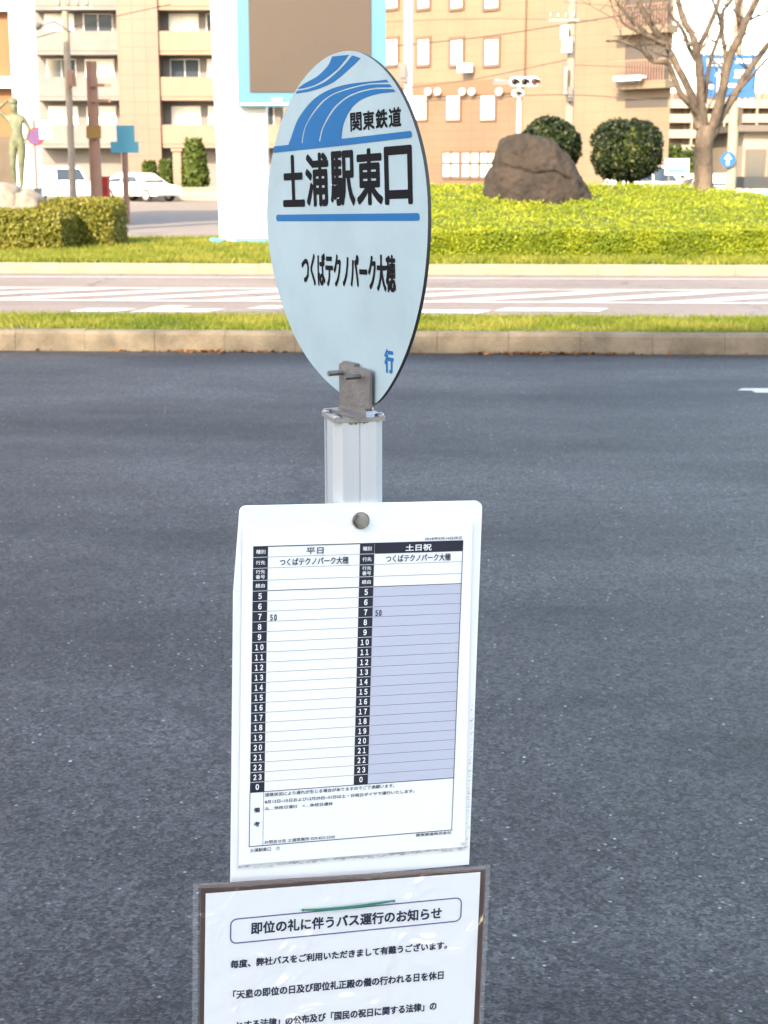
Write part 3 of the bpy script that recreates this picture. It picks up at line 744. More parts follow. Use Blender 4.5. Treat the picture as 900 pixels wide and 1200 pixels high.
# bare tree: limb outlines in the crop's pixels -> points around the trunk
YT = 28.6
def cp(x, y): return (660 + x * .26667, y * .26667)
tr_ = thing('bare_tree', 'leafless pale barked tree with spreading limbs behind the green hedge', 'tree', (at(825, 222, YT).x, YT, .2))
def limb(name, pts, r0, r1, ydev, twigs=0, seed=0):
    rr = random.Random(seed); m = MB(); Pp = []; n = len(pts)
    for i, p in enumerate(pts):
        u, v = cp(*p); Pp.append(at(u, v, YT + ydev * (i / (n - 1)) + rr.uniform(-.06, .06)))
    Q = smooth_line(Pp, 5); k = len(Q)
    Q = [q + Vector((nz(q.x, q.z, seed, 3.5), 0, nz(q.z, q.x, seed, 3.5))) * .035 for q in Q]
    if name == 'limb': r0 *= .82; r1 *= .8
    R = [(r0 + (r1 - r0) * (i / (k - 1)) ** .8) * (1 + .10 * nz(i * .37, seed, 0)) for i in range(k)]
    m.tube(Q, R, 10)
    for t in range(twigs * 3 + (2 if twigs else 0)):
        i = rr.randrange(k // 3, k); b = Q[i]; d = Vector((rr.uniform(-1, 1), rr.uniform(-1, 1), rr.uniform(.1, 1.1))).normalized()
        L = rr.uniform(.35, 1.1); c = b + d * L * .5 + Vector((0, 0, .06)); e = b + d * L + Vector((rr.uniform(-.15, .15), 0, .2))
        m.tube([b, c, e], [max(.008, R[i] * .26), max(.006, R[i] * .16), .004], 5)
        for _ in range(2):
            g = c.lerp(e, rr.random()); m.tube([g, g + Vector((rr.uniform(-.3, .3), rr.uniform(-.2, .2), rr.uniform(.05, .4)))], [.006, .003], 4)
    part(name, m, MAT['bark'], tr_)
limb('trunk', [(613, 900), (615, 800), (617, 700), (622, 610), (632, 560)], .175, .165, 0, 0, 1)
limb('limb', [(602, 640), (596, 520), (510, 395), (462, 290), (392, 265), (350, 220), (280, 190), (190, 175)], .10, .02, -.7, 3, 2)
limb('limb', [(598, 560), (570, 440), (510, 310), (450, 190), (370, 80), (320, -20), (270, -160)], .10, .05, .5, 5, 3)
limb('limb', [(448, 190), (340, 150), (270, 105), (248, 60)], .05, .015, -.3, 3, 4)
limb('limb', [(440, 195), (320, 110), (250, 30), (200, -60)], .05, .02, .4, 4, 5)
limb('limb', [(612, 560), (603, 400), (586, 210), (530, 80), (495, -20), (470, -150)], .115, .045, -.5, 5, 6)
limb('limb', [(582, 260), (520, 140), (440, 10), (400, -90)], .05, .03, .6, 3, 7)
limb('limb', [(590, 215), (655, 80), (690, -20), (700, -150)], .065, .035, .6, 4, 8)
limb('limb', [(622, 450), (640, 300), (682, 170), (688, 90), (650, -30), (640, -150)], .055, .025, .8, 4, 9)
limb('limb', [(640, 610), (680, 480), (715, 310), (780, 150), (850, 0), (920, -130)], .13, .06, -.4, 5, 10)
limb('limb', [(776, 165), (772, 60), (785, -60), (780, -180)], .075, .04, .7, 3, 11)
limb('limb', [(712, 320), (705, 160), (700, 60), (750, -20), (790, -120)], .055, .03, -.7, 4, 12)
limb('limb', [(648, 610), (740, 430), (830, 290), (880, 220), (960, 130), (1050, 40)], .10, .05, .5, 4, 13)
limb('limb', [(770, 400), (840, 320), (910, 250), (1000, 200)], .04, .02, -.8, 3, 14)
limb('limb', [(820, 90), (870, 65), (930, 20)], .03, .012, -.3, 2, 15)
limb('limb', [(625, 500), (655, 440), (675, 390)], .02, .008, .4, 1, 16)

# conical shrubs and pillar by the apartments
def cone_shrub(u, v0, v1, wu, y, label, n=1500):
    b = at(u, v1, y); h = at(u, v0, y).z; rx = wu / F_PX * y / 2; P = []; N = []
    for _ in range(n):
        t = random.random() ** .8; a = random.uniform(0, 6.283); r = rx * (1 - .45 * t ** 2) * random.uniform(.7, 1.05)
        P.append((r * math.cos(a), r * math.sin(a), t * h)); N.append((math.cos(a), math.sin(a), .3))
    r = thing('conifer_shrub', label, 'shrub', (b.x, y, 0), 0, 'clipped conifers before the apartment block')
    core = MB(); core.lathe([(rx * .75, .1), (rx * .75, h * .5), (rx * .4, h * .92)], (0, 0, 0), 8, 1)
    o = leaf_mesh('crown', P, N, .34, [MAT['cone'], MAT['hedgecore']], core); o.parent = r
    m = MB(); m.tube([Vector((b.x, y, -.02)), Vector((b.x, y, h * .6))], .06, 6); part('trunk', m, MAT['bark'], r)
cone_shrub(176, 190, 226, 20, 84, 'low broad clipped conifer left of the taller column conifer')
cone_shrub(195, 188, 226, 18, 84, 'low broad clipped conifer right beside the pale gate post')
cone_shrub(229, 163, 226, 32, 84, 'tall column conifer nearest to the white pylon')
m = MB(); p = at(209, 226, 84); m.box(p.x - .22, p.x + .22, 83.8, 84.2, -.02, 2.5); m.box(p.x - .3, p.x + .3, 83.72, 84.28, 2.501, 2.65)
solo('gate_post', m, MAT['cream'], 'pale square gate post between the clipped conifers', 'gate post', (p.x, 84, 0))
m = MB(); p = at(160, 232, 82); q = at(262, 232, 82); m.box(p.x, q.x, 82, 82.3, -.02, .55); m.box(p.x - .03, q.x + .03, 81.95, 82.35, .551, .65)
solo('low_wall', m, MAT['aptw'], 'low pale garden wall in front of the conifers', 'wall', ((p.x + q.x) / 2, 82.1, 0))
# shrub mass below the far apartments
P = []; N = []; c0 = at(794, 178, 120)
for _ in range(2600):
    d = Vector((random.gauss(0, 1), random.gauss(0, 1), abs(random.gauss(0, 1)))).normalized(); k = random.uniform(.8, 1.05) + .12 * nz(d.x * 2, d.y * 2, d.z * 2)
    P.append((d.x * 3.4 * k, d.y * 2 * k, d.z * 3.2 * k)); N.append(d[:])
core = MB(); core.lathe([(2.6, 0), (2.4, 1.2), (1.2, 2.3), (.1, 2.6)], (0, 0, 0), 10, 1)
o = leaf_mesh('green_shrub', P, N, .5, [MAT['cone'], MAT['hedgecore']], core); o.location = (c0.x, 120, 0)
tag(o, 'bushy green shrub behind the white notice board', 'shrub')

# ================================================================== STREET FURNITURE FAR AWAY
def utility_pole(u, vtop, y, r, label, mat, fittings, arms=()):
    b = at(u, 200, y); zt = at(u, vtop, y).z if vtop is not None else 11.0
    o = thing('utility_pole', label, 'utility pole', (b.x, y, 0))
    m = MB(); m.tube([Vector((b.x, y, -.02)), Vector((b.x, y, zt * .5)), Vector((b.x, y, zt))], [r, r * .92, r * .82], 12); part('pole', m, MAT[mat], o)
    for (du, v, sx, sz, nm, mt) in fittings:
        p = at(u + du, v, y - r - .12); m = MB(); m.box(p.x - sx, p.x + sx, y - r - .3, y - r + .02, p.z - sz, p.z + sz); m.box(p.x - sx * .6, p.x + sx * .6, y - r - .34, y - r - .301, p.z - sz * .6, p.z + sz * .6)
        part(nm, m, MAT[mt], o)
    for (v, du0, du1) in arms:
        p = at(u + du0, v, y); q = at(u + du1, v, y); m = MB(); m.bar(Vector((p.x, y - r, p.z)), Vector((q.x, y - r, p.z)), .09)
        for k in range(4):
            s = p.lerp(q, (k + .3) / 4); m.lathe([(.03, 0), (.06, .05), (.04, .1), (.06, .16), (.02, .22)], (s.x, y - r, p.z + .045), 8)
        part('crossarm', m, MAT['steel'], o)
    return o
utility_pole(478, None, 60, .17, 'slim white utility pole rising behind the round bus stop sign', 'wpaint',
             [(-6, 85, .17, .35, 'transformer', 'greyw'), (8, 127, .12, .3, 'junction_box', 'wpaint')], [(-40, -12, 12)])
utility_pole(666, None, 58, .16, 'utility pole with grey boxes and brackets in front of the tan building', 'concrete',
             [(-5, 38, .12, .25, 'junction_box', 'wpaint'), (-2, 53, .16, .25, 'transformer', 'wpaint'), (-4, 95, .08, .5, 'cable_box', 'steel'), (2, 110, .1, .25, 'meter_box', 'greyw')], [(24, -24, 12), (-20, -20, 20)])
utility_pole(84.5, None, 52, .12, 'pale utility pole with a street lamp arm behind the statue', 'concrete', [(0, 92, .1, .25, 'junction_box', 'redbrown')], [(10, -18, 26)])
p = at(84, 28, 52); q = at(46, 32, 52)
o = [x_ for x_ in COL.objects if x_.name.startswith('utility_pole') and x_.parent is None][-1]
m = MB(); m.tube([Vector((p.x, 51.9, p.z - .25)), Vector(((p.x + q.x) / 2, 51.8, p.z + .05)), Vector((q.x, 51.8, q.z))], .035, 8); m.lathe([(.05, -.05), (.16, 0), (.2, .12), (.05, .2)], (q.x - .05, 51.8, q.z - .05), 10); part('lamp_arm', m, MAT['greyw'], o)
# reddish post with a small yellow sign
p = at(112, 200, 44)
o = thing('sign_post', 'thick reddish brown post with a small yellow sign beside the hedge', 'post', (p.x, 44, 0))
m = MB(); m.tube([Vector((p.x, 44, -.02)), Vector((p.x, 44, at(112, 72, 44).z))], [.17, .15], 12); part('post', m, MAT['redbrown'], o)
q = at(110, 155, 43.8); m = MB(); m.box(q.x - .2, q.x + .2, 43.74, 43.8, q.z - .17, q.z + .17); part('sign_plate', m, MAT['yellow'], o)
for v in (100, 118): 
    q = at(118, v, 43.8); m = MB(); m.box(q.x - .28, q.x + .28, 43.75, 43.82, q.z - .04, q.z + .04); part('crossbar', m, MAT['redbrown'], o)
# light-blue stepped sign
p = at(147, 200, 46)
o = thing('blue_sign', 'light blue stepped sign board on a brown post', 'sign', (p.x, 46, 0))
m = MB(); m.tube([Vector((p.x, 46, -.02)), Vector((p.x, 46, at(147, 178, 46).z))], .09, 10); part('post', m, MAT['redbrown'], o)
a = at(137, 165, 45.9); b = at(157, 147, 45.9); c = at(130, 179, 45.9); d = at(162, 166, 45.9)
m = MB(); m.box(a.x, b.x, 45.88, 45.98, d.z + .002, b.z); m.box(c.x, d.x, 45.88, 45.98, c.z, d.z); part('sign_plate', m, MAT['cyan'], o)
# no-parking style round sign with small white plate
p = at(42, 200, 35)
o = thing('round_road_sign', 'red ringed blue round road sign with white plate beside the statue', 'road sign', (p.x, 35, 0))
m = MB(); m.tube([Vector((p.x, 35, -.02)), Vector((p.x, 35, at(42, 140, 35).z))], .04, 8); part('post', m, MAT['greyw'], o)
q = at(41, 160, 34.9); AX = Matrix(((1, 0, 0), (0, 0, -1), (0, 1, 0)))
m = MB(); m.lathe([(.2, 0), (.2, .02)], (q.x, 34.95, q.z), 28, 0, False, AX); m.lathe([(.15, .021), (.15, .026)], (q.x, 34.95, q.z), 28, 1, False, AX)
m.bar(Vector((q.x - .11, 34.915, q.z + .11)), Vector((q.x + .11, 34.915, q.z - .11)), .05, .012, 0); part('sign_disc', m, [MAT['red'], MAT['purple']], o)
q = at(53, 152, 34.9); m = MB(); m.box(q.x - .13, q.x + .13, 34.9, 34.94, q.z - .2, q.z + .2); part('white_plate', m, MAT['wpaint'], o)
# red post box
p = at(121, 235, 50); m = MB()
m.box(p.x - .2, p.x + .2, 49.8, 50.2, .25, 1.25); m.box(p.x - .16, p.x + .16, 49.84, 50.16, -.02, .249); m.box(p.x - .22, p.x + .22, 49.78, 50.22, 1.251, 1.32); m.box(p.x - .12, p.x + .12, 49.77, 49.80, .95, 1.0, 1)
solo('post_box', m, [MAT['red'], MAT['dark']], 'red post box beside the reddish brown post', 'post box', (p.x, 50, 0))

# traffic signal
Yt = 56; p = at(607, 200, Yt)
o = thing('traffic_signal', 'horizontal white traffic signal on a thin pole above the boulder', 'traffic signal', (p.x, Yt, 0))
m = MB(); m.tube([Vector((p.x, Yt, -.02)), Vector((p.x, Yt, at(607, 90, Yt).z))], [.09, .07], 10)
q = at(580, 95, Yt); r_ = at(612, 96, Yt); m.tube([Vector((q.x, Yt, q.z)), Vector((r_.x, Yt, r_.z))], .06, 8); part('pole', m, MAT['wpaint'], o)
def sighead(u0, u1, v0, v1, nm, k, lens):
    a = at(u0, v0, Yt - .3); b = at(u1, v1, Yt - .3); m = MB(); rr = (a.z - b.z) / 2
    PP = rrect(a.x, b.x, b.z, a.z, rr * .95); m.prism(PP, lambda x, z, d: Vector((x, d, z)), Yt - .3, Yt - .1)
    h = part(nm, m, MAT['wpaint'], o)
    for i in range(k):
        cx = a.x + (b.x - a.x) * (i + .5) / k; cz = (a.z + b.z) / 2
        m = MB(); m.lathe([(rr * .72, 0), (rr * .72, .02)], (cx, Yt - .302, cz), 16, 0, False, AX); part('lens', m, MAT[lens[i]], h)
        m = MB(); n = 12
        A = [Vector((cx + rr * .8 * math.cos(t), Yt - .301, cz + rr * .8 * math.sin(t))) for t in np.linspace(-.3, math.pi + .3, n)]
        B = [q + Vector((.06, -.28, -.06)) for q in A]; m.add(A + B, [(j, j + 1, j + 1 + n, j + n) for j in range(n - 1)]); part('visor', m, MAT['dark'], h)
sighead(597, 632, 90, 101, 'signal_head', 3, ('dark', 'dark', 'lampred'))
sighead(600, 614, 105, 113, 'arrow_head', 1, ('dark',))
m = MB(); q = at(588, 97, Yt - .2); m.box(q.x - .3, q.x + .3, Yt - .25, Yt - .1, q.z - .08, q.z + .1); part('cabinet', m, MAT['greyw'], o)

# direction sign on a concrete pole
Yd = 45; p = at(857, 200, Yd)
o = thing('direction_sign', 'blue direction sign with white arrows on a pale pole right of the tree', 'sign', (p.x, Yd, 0))
m = MB(); m.tube([Vector((p.x, Yd, -.02)), Vector((p.x, Yd, at(860, -40, Yd).z))], [.155, .13], 14); m.box(p.x + .1, p.x + .2, Yd - .2, Yd - .05, at(0, 138, Yd).z - .2, at(0, 128, Yd).z, 1); part('pole', m, [MAT['concrete'], MAT['dark']], o)
a = at(820, 114, Yd - .3); b = at(887, 64, Yd - .3)
m = MB(); m.box(a.x, b.x, Yd - .3, Yd - .24, a.z, b.z); pn = part('sign_board', m, MAT['dblue'], o)
m = MB(); fn = lambda x, z, d: Vector((a.x + x * (b.x - a.x), Yd - .3 - d, a.z + z * (b.z - a.z)))
def bx_(x0, x1, z0, z1): rect(m, x0, x1, z0, z1, fn, .004, 0)
poly(m, [(.30, .08), (.36, .08), (.36, .50), (.40, .50), (.33, .66), (.26, .50), (.30, .50)], fn, .004, 0)
poly(m, [(.365, .24), (.72, .24), (.72, .19), (.82, .28), (.72, .37), (.72, .32), (.365, .32)], fn, .004, 0)
for x0, x1, z0, z1 in ((.10, .22, .80, .90), (.24, .34, .80, .90), (.36, .48, .80, .90), (.1, .48, .74, .76), (.62, .72, .52, .64), (.74, .84, .52, .64), (.6, .9, .46, .48), (.62, .74, .80, .9), (.76, .9, .80, .9), (.10, .24, .20, .30)):
    bx_(x0, x1, z0, z1)
part('arrows', m, MAT['wpaint'], pn)
m = MB(); q = at(872, 120, Yd - .1)
for k in range(3): m.box(q.x - .2 + k * .17, q.x - .15 + k * .17, Yd - .24, Yd - .1, q.z - .1, q.z + .7)
m.box(p.x - .75, p.x + .75, Yd - .22, Yd - .16, (a.z + b.z) / 2, (a.z + b.z) / 2 + .07); part('mounting_bracket', m, MAT['wpaint'], o)
q = at(853, 187, Yd - .25); m = MB(); m.lathe([(.22, 0), (.22, .015)], (q.x, Yd - .24, q.z), 24, 0, False, AX)
m.add([Vector((q.x + s * .9, Yd - .257, q.z + t)) for s, t in ((-.04, -.15), (.04, -.15), (.04, .02), (.12, .02), (0, .16), (-.12, .02), (-.04, .02))], [tuple(range(7))], 1)
m.box(q.x + .05, q.x + .2, Yd - .239, Yd - .15, q.z - .02, q.z + .02, 1)
part('round_sign', m, [MAT['dblue'], MAT['wpaint']], o)

# white notice board on legs
Yb = 55; a = at(779, 205, Yb); b = at(808, 186, Yb)
o = thing('notice_board', 'white notice board with faint coloured lettering between bush and tree', 'sign', ((a.x + b.x) / 2, Yb, 0))
m = MB(); m.box(a.x, b.x, Yb, Yb + .05, a.z, b.z); pn = part('board', m, MAT['wpaint'], o)
m = MB(); 
for i in range(4): m.box(a.x + .12 + i * .19, a.x + .25 + i * .19, Yb - .006, Yb - .003, b.z - .19, b.z - .09, 0)
part('lettering', m, MAT['pinkletter'], pn)
m = MB(); m.box(a.x + .1, b.x - .1, Yb - .006, Yb - .003, a.z + .08, a.z + .2); part('stripe', m, MAT['bpanel'], pn)
for x in (a.x + .15, b.x - .15): 
    m = MB(); m.tube([Vector((x, Yb + .08, -.02)), Vector((x, Yb + .08, b.z))], .025, 8); part('leg', m, MAT['greyw'], o)
# dark barrier and banner at the right edge
a = at(863, 221, 46); b = at(960, 207, 46)
m = MB(); m.box(a.x, b.x + 6, 46, 46.12, a.z, b.z)
for k in range(8): m.box(a.x + .4 + k * .9, a.x + .48 + k * .9, 46.02, 46.1, -.02, a.z - .001)
solo('barrier', m, MAT['guard'], 'dark grey railing panel at the right edge behind the hedge', 'barrier', (a.x, 46, 0))
a = at(861, 237, 42); b = at(940, 222, 42)
o = thing('banner_fence', 'low white banner with a cyan patch at the right edge', 'banner', (a.x, 42, 0))
m = MB(); m.box(a.x, b.x + 3, 42, 42.06, -.02, b.z); part('panel', m, MAT['wpaint'], o)
q = at(888, 232, 42); r_ = at(915, 226, 42); m = MB(); m.box(q.x, r_.x, 41.99, 41.997, q.z, r_.z); part('cyan_patch', m, MAT['cyan'], o)

# ------------------------------------------------------------------ cars
def car(label, x, y, rz, suv=False, group='white cars parked before the apartment block', paint='carw'):
    o = thing('parked_car', label, 'car', (x, y, -.03), rz, group)
    L, W, H = (4.4, 1.75, 1.75) if suv else (4.4, 1.72, 1.42)
    z0 = .3
    if suv: low = [(-2.2, z0), (-2.2, .95), (-2.05, 1.02), (1.0, 1.02), (2.1, .88), (2.2, .55), (2.15, z0)]; up = [(-2.1, 1.0), (-1.9, 1.68), (-1.6, H), (.2, H), (.5, 1.66), (1.15, 1.0)]
    else: low = [(-2.2, z0), (-2.2, .85), (-2.0, .93), (1.0, .92), (2.05, .74), (2.2, .5), (2.15, z0)]; up = [(-1.75, .91), (-1.1, 1.35), (-.7, H), (.2, H), (.45, 1.36), (1.2, .91)]
    def ex(poly_, w0, w1, mi):
        pts = []
        for a, b in poly_:
            k = w1 if b > 1.2 else w0; pts.append((a, b, k))
        n = len(pts); A = [Vector((a, -k / 2, b)) for a, b, k in pts]; B = [Vector((a, k / 2, b)) for a, b, k in pts]
        m.add(A, [tuple(range(n))[::-1]], mi); m.add(B, [tuple(range(n))], mi); m.add(A + B, [(i, (i + 1) % n, (i + 1) % n + n, i + n) for i in range(n)], mi)
    m = MB(); ex(low, W, W, 0); ex(up, W - .08, W - .42, 0); b = part('body', m, MAT[paint], o, world=False)
    bv = b.modifiers.new('b', 'BEVEL'); bv.width = .05; bv.segments = 2; bv.limit_method = 'ANGLE'
    m = MB(); zt = H - .1; zb = low[3][1] + .04
    for s in (-1, 1):
        y0_, y1_ = s * (W / 2 - .035), s * (W / 2 - .2)
        f = up[1][0] + .05; g = up[4][0] - .05
        for xa_, xb_ in ((up[0][0] + .25, -.55), (-.47, .35)):
            x2, x3 = max(xa_, f) if xa_ < -1 else xa_, min(xb_, g)
            m.add([Vector((xa_, y0_, zb)), Vector((xb_ + (.4 if xb_ > 0 else 0), y0_, zb)), Vector((x3, y1_, zt)), Vector((x2, y1_, zt))], [(0, 1, 2, 3)])
    e = .012
    m.add([Vector((up[5][0] - .06 + e, -W / 2 + .14, zb)), Vector((up[5][0] - .06 + e, W / 2 - .14, zb)), Vector((up[4][0] + .05, W / 2 - .28, zt - .03)), Vector((up[4][0] + .05, -W / 2 + .28, zt - .03))], [(0, 1, 2, 3)])
    m.add([Vector((up[0][0] + .06 - e, -W / 2 + .14, zb)), Vector((up[0][0] + .06 - e, W / 2 - .14, zb)), Vector((up[1][0] - .05, W / 2 - .28, zt - .05)), Vector((up[1][0] - .05, -W / 2 + .28, zt - .05))], [(3, 2, 1, 0)])
    part('window', m, MAT['glass'], o, world=False)
    for x_ in (-1.35, 1.35):
        for s in (-1, 1):
            m = MB(); m.lathe([(.30, -.1), (.33, -.07), (.33, .07), (.30, .1)], (x_, s * (W / 2 - .08), .33), 18, 0, True, AX); wh = part('wheel', m, MAT['tyre'], o, world=False)
            m = MB(); m.lathe([(.2, -.105), (.2, .105)], (x_, s * (W / 2 - .08), .33), 14, 0, False, AX); part('rim', m, MAT['rim'], wh, world=False)
    for s in (-1, 1):
        m = MB(); m.box(2.02, 2.2, s * .62 - .16, s * .62 + .16, .6, .74); part('headlight', m, MAT['lampw'], o, world=False)
        m = MB(); m.box(-2.22, -2.12, s * .7 - .1, s * .7 + .1, .62, .86); part('tail_light', m, MAT['lampred'], o, world=False)
    return o
c = at(76, 200, 80); car('white van like car half hidden by the left hedge', c.x, 80, rad(-62), True)
c = at(163, 200, 80); car('white sedan parked behind the light blue sign', c.x, 80, rad(-38))
c = at(840, 200, 62); car('white car just visible behind the tree trunk', c.x, 64, rad(100), False, 'cars beyond the hedge on the right')
c = at(776, 200, 70); car('white car beyond the hedge below the notice board', c.x, 72, rad(20), True, 'cars beyond the hedge on the right')

# ------------------------------------------------------------------ overhead wires
def wire(name_label, pts, y0, y1, r=.02):
    n = len(pts); P = [at(u, v, y0 + (y1 - y0) * i / (n - 1)) for i, (u, v) in enumerate(pts)]
    m = MB(); m.tube(smooth_line(P, 6), r, 5); o = solo('overhead_wire', m, MAT['wire'], name_label, 'wire', tuple(P[0]), 'overhead wires'); return o
wire('topmost thin wire crossing above the middle window row of the tan building', [(440, 26), (560, 22), (700, 24)], 60, 58, .012)
wire('thick sagging wire rising to the right across the tan building', [(440, 56), (560, 44), (660, 29), (790, 8)], 60, 56, .022)
wire('lower wire running from behind the round sign to the grey boxed pole', [(455, 106), (560, 92), (664, 70)], 60, 58, .018)
wire('lowest wire crossing level with the globe lamps', [(450, 121), (560, 115), (664, 111), (775, 118)], 60, 56, .018)
wire('short wire from the grey boxed pole to the end balconies', [(664, 76), (720, 78), (775, 80)], 58, 58, .012)
wire('thin wire passing through the bare tree crown', [(660, 2), (780, 12), (930, 20)], 58, 50, .012)
wire('wire above the grey balconies at the left', [(40, 45), (110, 25), (200, 5)], 52, 60, .015)

# ------------------------------------------------------------------ statue
Ys = 29.3; ub, vb = 23, 222
sb = at(ub, vb, Ys); S = 1.62 / 1.75
st = thing('statue', 'green bronze statue of a standing woman with raised arms on a plinth', 'statue', (sb.x, Ys, .14))
J = {'pelvis': (0, 0, .93), 'waist': (.01, 0, 1.10), 'chest': (-.01, -.02, 1.30), 'neck': (-.02, -.01, 1.47), 'headb': (-.03, -.03, 1.56), 'headt': (-.035, -.03, 1.70),
     'hl': (-.09, 0, .88), 'kl': (-.10, -.05, .49), 'al': (-.08, .0, .09), 'tl': (-.09, -.14, .03), 'hr': (.09, 0, .89), 'kr': (.06, -.01, .49), 'ar': (.04, .03, .09), 'tr': (.05, -.11, .03),
     'sl': (-.17, -.01, 1.40), 'el': (-.36, -.04, 1.55), 'wl': (-.17, -.02, 1.72), 'fl': (-.09, .0, 1.73), 'sr': (.14, -.01, 1.40), 'er': (.25, .02, 1.20), 'wr': (.20, -.06, .99), 'fr': (.17, -.10, .88)}
RAD = {'pelvis': .155, 'waist': .12, 'chest': .155, 'neck': .055, 'headb': .095, 'headt': .088, 'hl': .112, 'kl': .072, 'al': .04, 'tl': .035, 'hr': .112, 'kr': .072, 'ar': .04, 'tr': .035, 'sl': .06, 'el': .042, 'wl': .032, 'fl': .03, 'sr': .06, 'er': .042, 'wr': .03, 'fr': .03}
ED = [('pelvis', 'waist'), ('waist', 'chest'), ('chest', 'neck'), ('neck', 'headb'), ('headb', 'headt'), ('pelvis', 'hl'), ('hl', 'kl'), ('kl', 'al'), ('al', 'tl'), ('pelvis', 'hr'), ('hr', 'kr'), ('kr', 'ar'), ('ar', 'tr'), ('chest', 'sl'), ('sl', 'el'), ('el', 'wl'), ('wl', 'fl'), ('chest', 'sr'), ('sr', 'er'), ('er', 'wr'), ('wr', 'fr')]
names = list(J); zoff = sb.z - .14
me = bpy.data.meshes.new('figure'); me.from_pydata([(J[k][0] * S, J[k][1] * S, J[k][2] * S + zoff) for k in names], [(names.index(a), names.index(b)) for a, b in ED], [])
fg = bpy.data.objects.new('figure', me); COL.objects.link(fg); fg.parent = st
sk = fg.modifiers.new('skin', 'SKIN'); sk.use_smooth_shade = True
for i, k in enumerate(names):
    d = me.skin_vertices[0].data[i]; d.radius = (RAD[k] * S, RAD[k] * S * (.8 if k in ('pelvis', 'waist', 'chest') else 1)); d.use_root = (k == 'pelvis')
fg.modifiers.new('sub', 'SUBSURF').levels = 2; fg.modifiers['sub'].render_levels = 2
me.materials.append(MAT['bronze'])
# bake the skin so that it carries its material
bpy.context.view_layer.update(); dg = bpy.context.evaluated_depsgraph_get(); baked = bpy.data.meshes.new_from_object(fg.evaluated_get(dg))
fg.modifiers.clear(); fg.data = baked; baked.materials.clear(); baked.materials.append(MAT['bronze'])
for pl in baked.polygons: pl.use_smooth = True
hp = Vector((J['headt'][0] * S, J['headt'][1] * S + .02, J['headt'][2] * S + zoff))
m = MB(); m.lathe([(.02, -.07), (.075, -.05), (.095, 0), (.08, .06), (.02, .09)], hp, 14); m.lathe([(.01, -.04), (.045, 0), (.01, .04)], hp + Vector((.02, .1, -.02)), 10); part('hair', m, MAT['bronze'], st, world=False)
m = MB(); m.box(-.34, .34, -.3, .3, zoff - .16, zoff + .02); part('plinth_top', m, MAT['stonebase'], st, world=False)
m = MB(); m.box(-.42, .42, -.38, .38, -.02, zoff - .161); part('plinth', m, MAT['stonebase'], st, world=False)
# pale stones beside the plinth
for k, (u, v, s) in enumerate(((8, 226, .34), (34, 232, .3), (22, 240, .22))):
    c = at(u, v + 6, 28.3); bm = bmesh.new(); bmesh.ops.create_icosphere(bm, subdivisions=3, radius=1)
    for q in bm.verts: q.co *= 1 + .25 * nz(q.co.x + k * 7, q.co.y, q.co.z, 1.4) + .1 * nz(q.co.x, q.co.y, q.co.z + k, 3.5); q.co = Vector((q.co.x * s, q.co.y * s, q.co.z * s * .8 + .0))
    for q in bm.verts: 
        if q.co.z < 0: q.co.z *= (c.z - .14) / (s * .8)
    me = bpy.data.meshes.new('garden_stone'); bm.to_mesh(me); bm.free(); me.materials.append(MAT['stonebase'])
    for pl in me.polygons: pl.use_smooth = True
    o = bpy.data.objects.new('garden_stone', me); COL.objects.link(o); o.location = (c.x, 28.3 - .05 * k, c.z)
    tag(o, ['pale rough stone left of the statue plinth', 'pale rough stone right of the statue plinth', 'smallest pale stone in front of the statue plinth'][k], 'stone', 'stones around the statue')

# ================================================================== THE BUS STOP
def rotm(yaw, pit, rol):
    return Matrix.Rotation(rad(yaw), 3, 'Z') @ Matrix.Rotation(rad(pit), 3, 'X') @ Matrix.Rotation(rad(rol), 3, 'Y')
MBD = rotm(15.6687, -1.3448, 2.1027); CB = Vector((-.035506, 1.860208, .849841))
def fb_(x, z, d=0.0): return CB + MBD @ Vector((x, -d, z))      # d: millimetres in front of the board's face
DS = 1.045                                                      # the disc stands over the pole, a little behind the board
MD = rotm(-60.4295, .7523, -1.6664); CD = Vector((0, 0, CAM_H)) + (Vector((-.0525, 1.85974, 1.43395)) - Vector((0, 0, CAM_H))) * DS
def fd_(x, z, d=0.0): return CD + MD @ Vector((x * DS, -d, z * DS))
PYAW = rad(15.67); PC = Vector((CB.x + .0085, CB.y + .002, 0)) + Matrix.Rotation(PYAW, 3, 'Z') @ Vector((0.0003, .0445, 0))
ZT = 1.1975
bs = thing('bus_stop', 'bus stop pole with round sign and white timetable board on the asphalt', 'bus stop', (PC.x, PC.y, 0))
RP = Matrix.Rotation(PYAW, 3, 'Z')
def pl_(x, y, z): return Vector((PC.x, PC.y, 0)) + RP @ Vector((x, y, z))
# pole: octagonal extrusion with a seam and a slot in each side
f2, ch = .0215, .0103; R = f2 + ch
oc = [(-f2, -R), (-.0008, -R), (-.0008, -R + .0012), (.0008, -R + .0012), (.0008, -R), (f2, -R), (R, -f2), (R, f2 - .012), (R - .004, f2 - .012), (R - .004, f2 - .007), (R, f2 - .007), (R, f2), (f2, R), (-f2, R), (-R, f2),
      (-R, f2 - .004), (-R + .004, f2 - .004), (-R + .004, f2 - .014), (-R, f2 - .014), (-R, -f2)]
m = MB(); m.prism(oc, lambda a, b, d: pl_(a, b, d), ZT, .06); part('pole', m, MAT['alu'], bs)
m = MB(); m.prism(rrect(-.2, .2, -.2, .2, .05), lambda a, b, d: pl_(a, b, d), .055, 0.0); part('base', m, MAT['concrete'], bs)
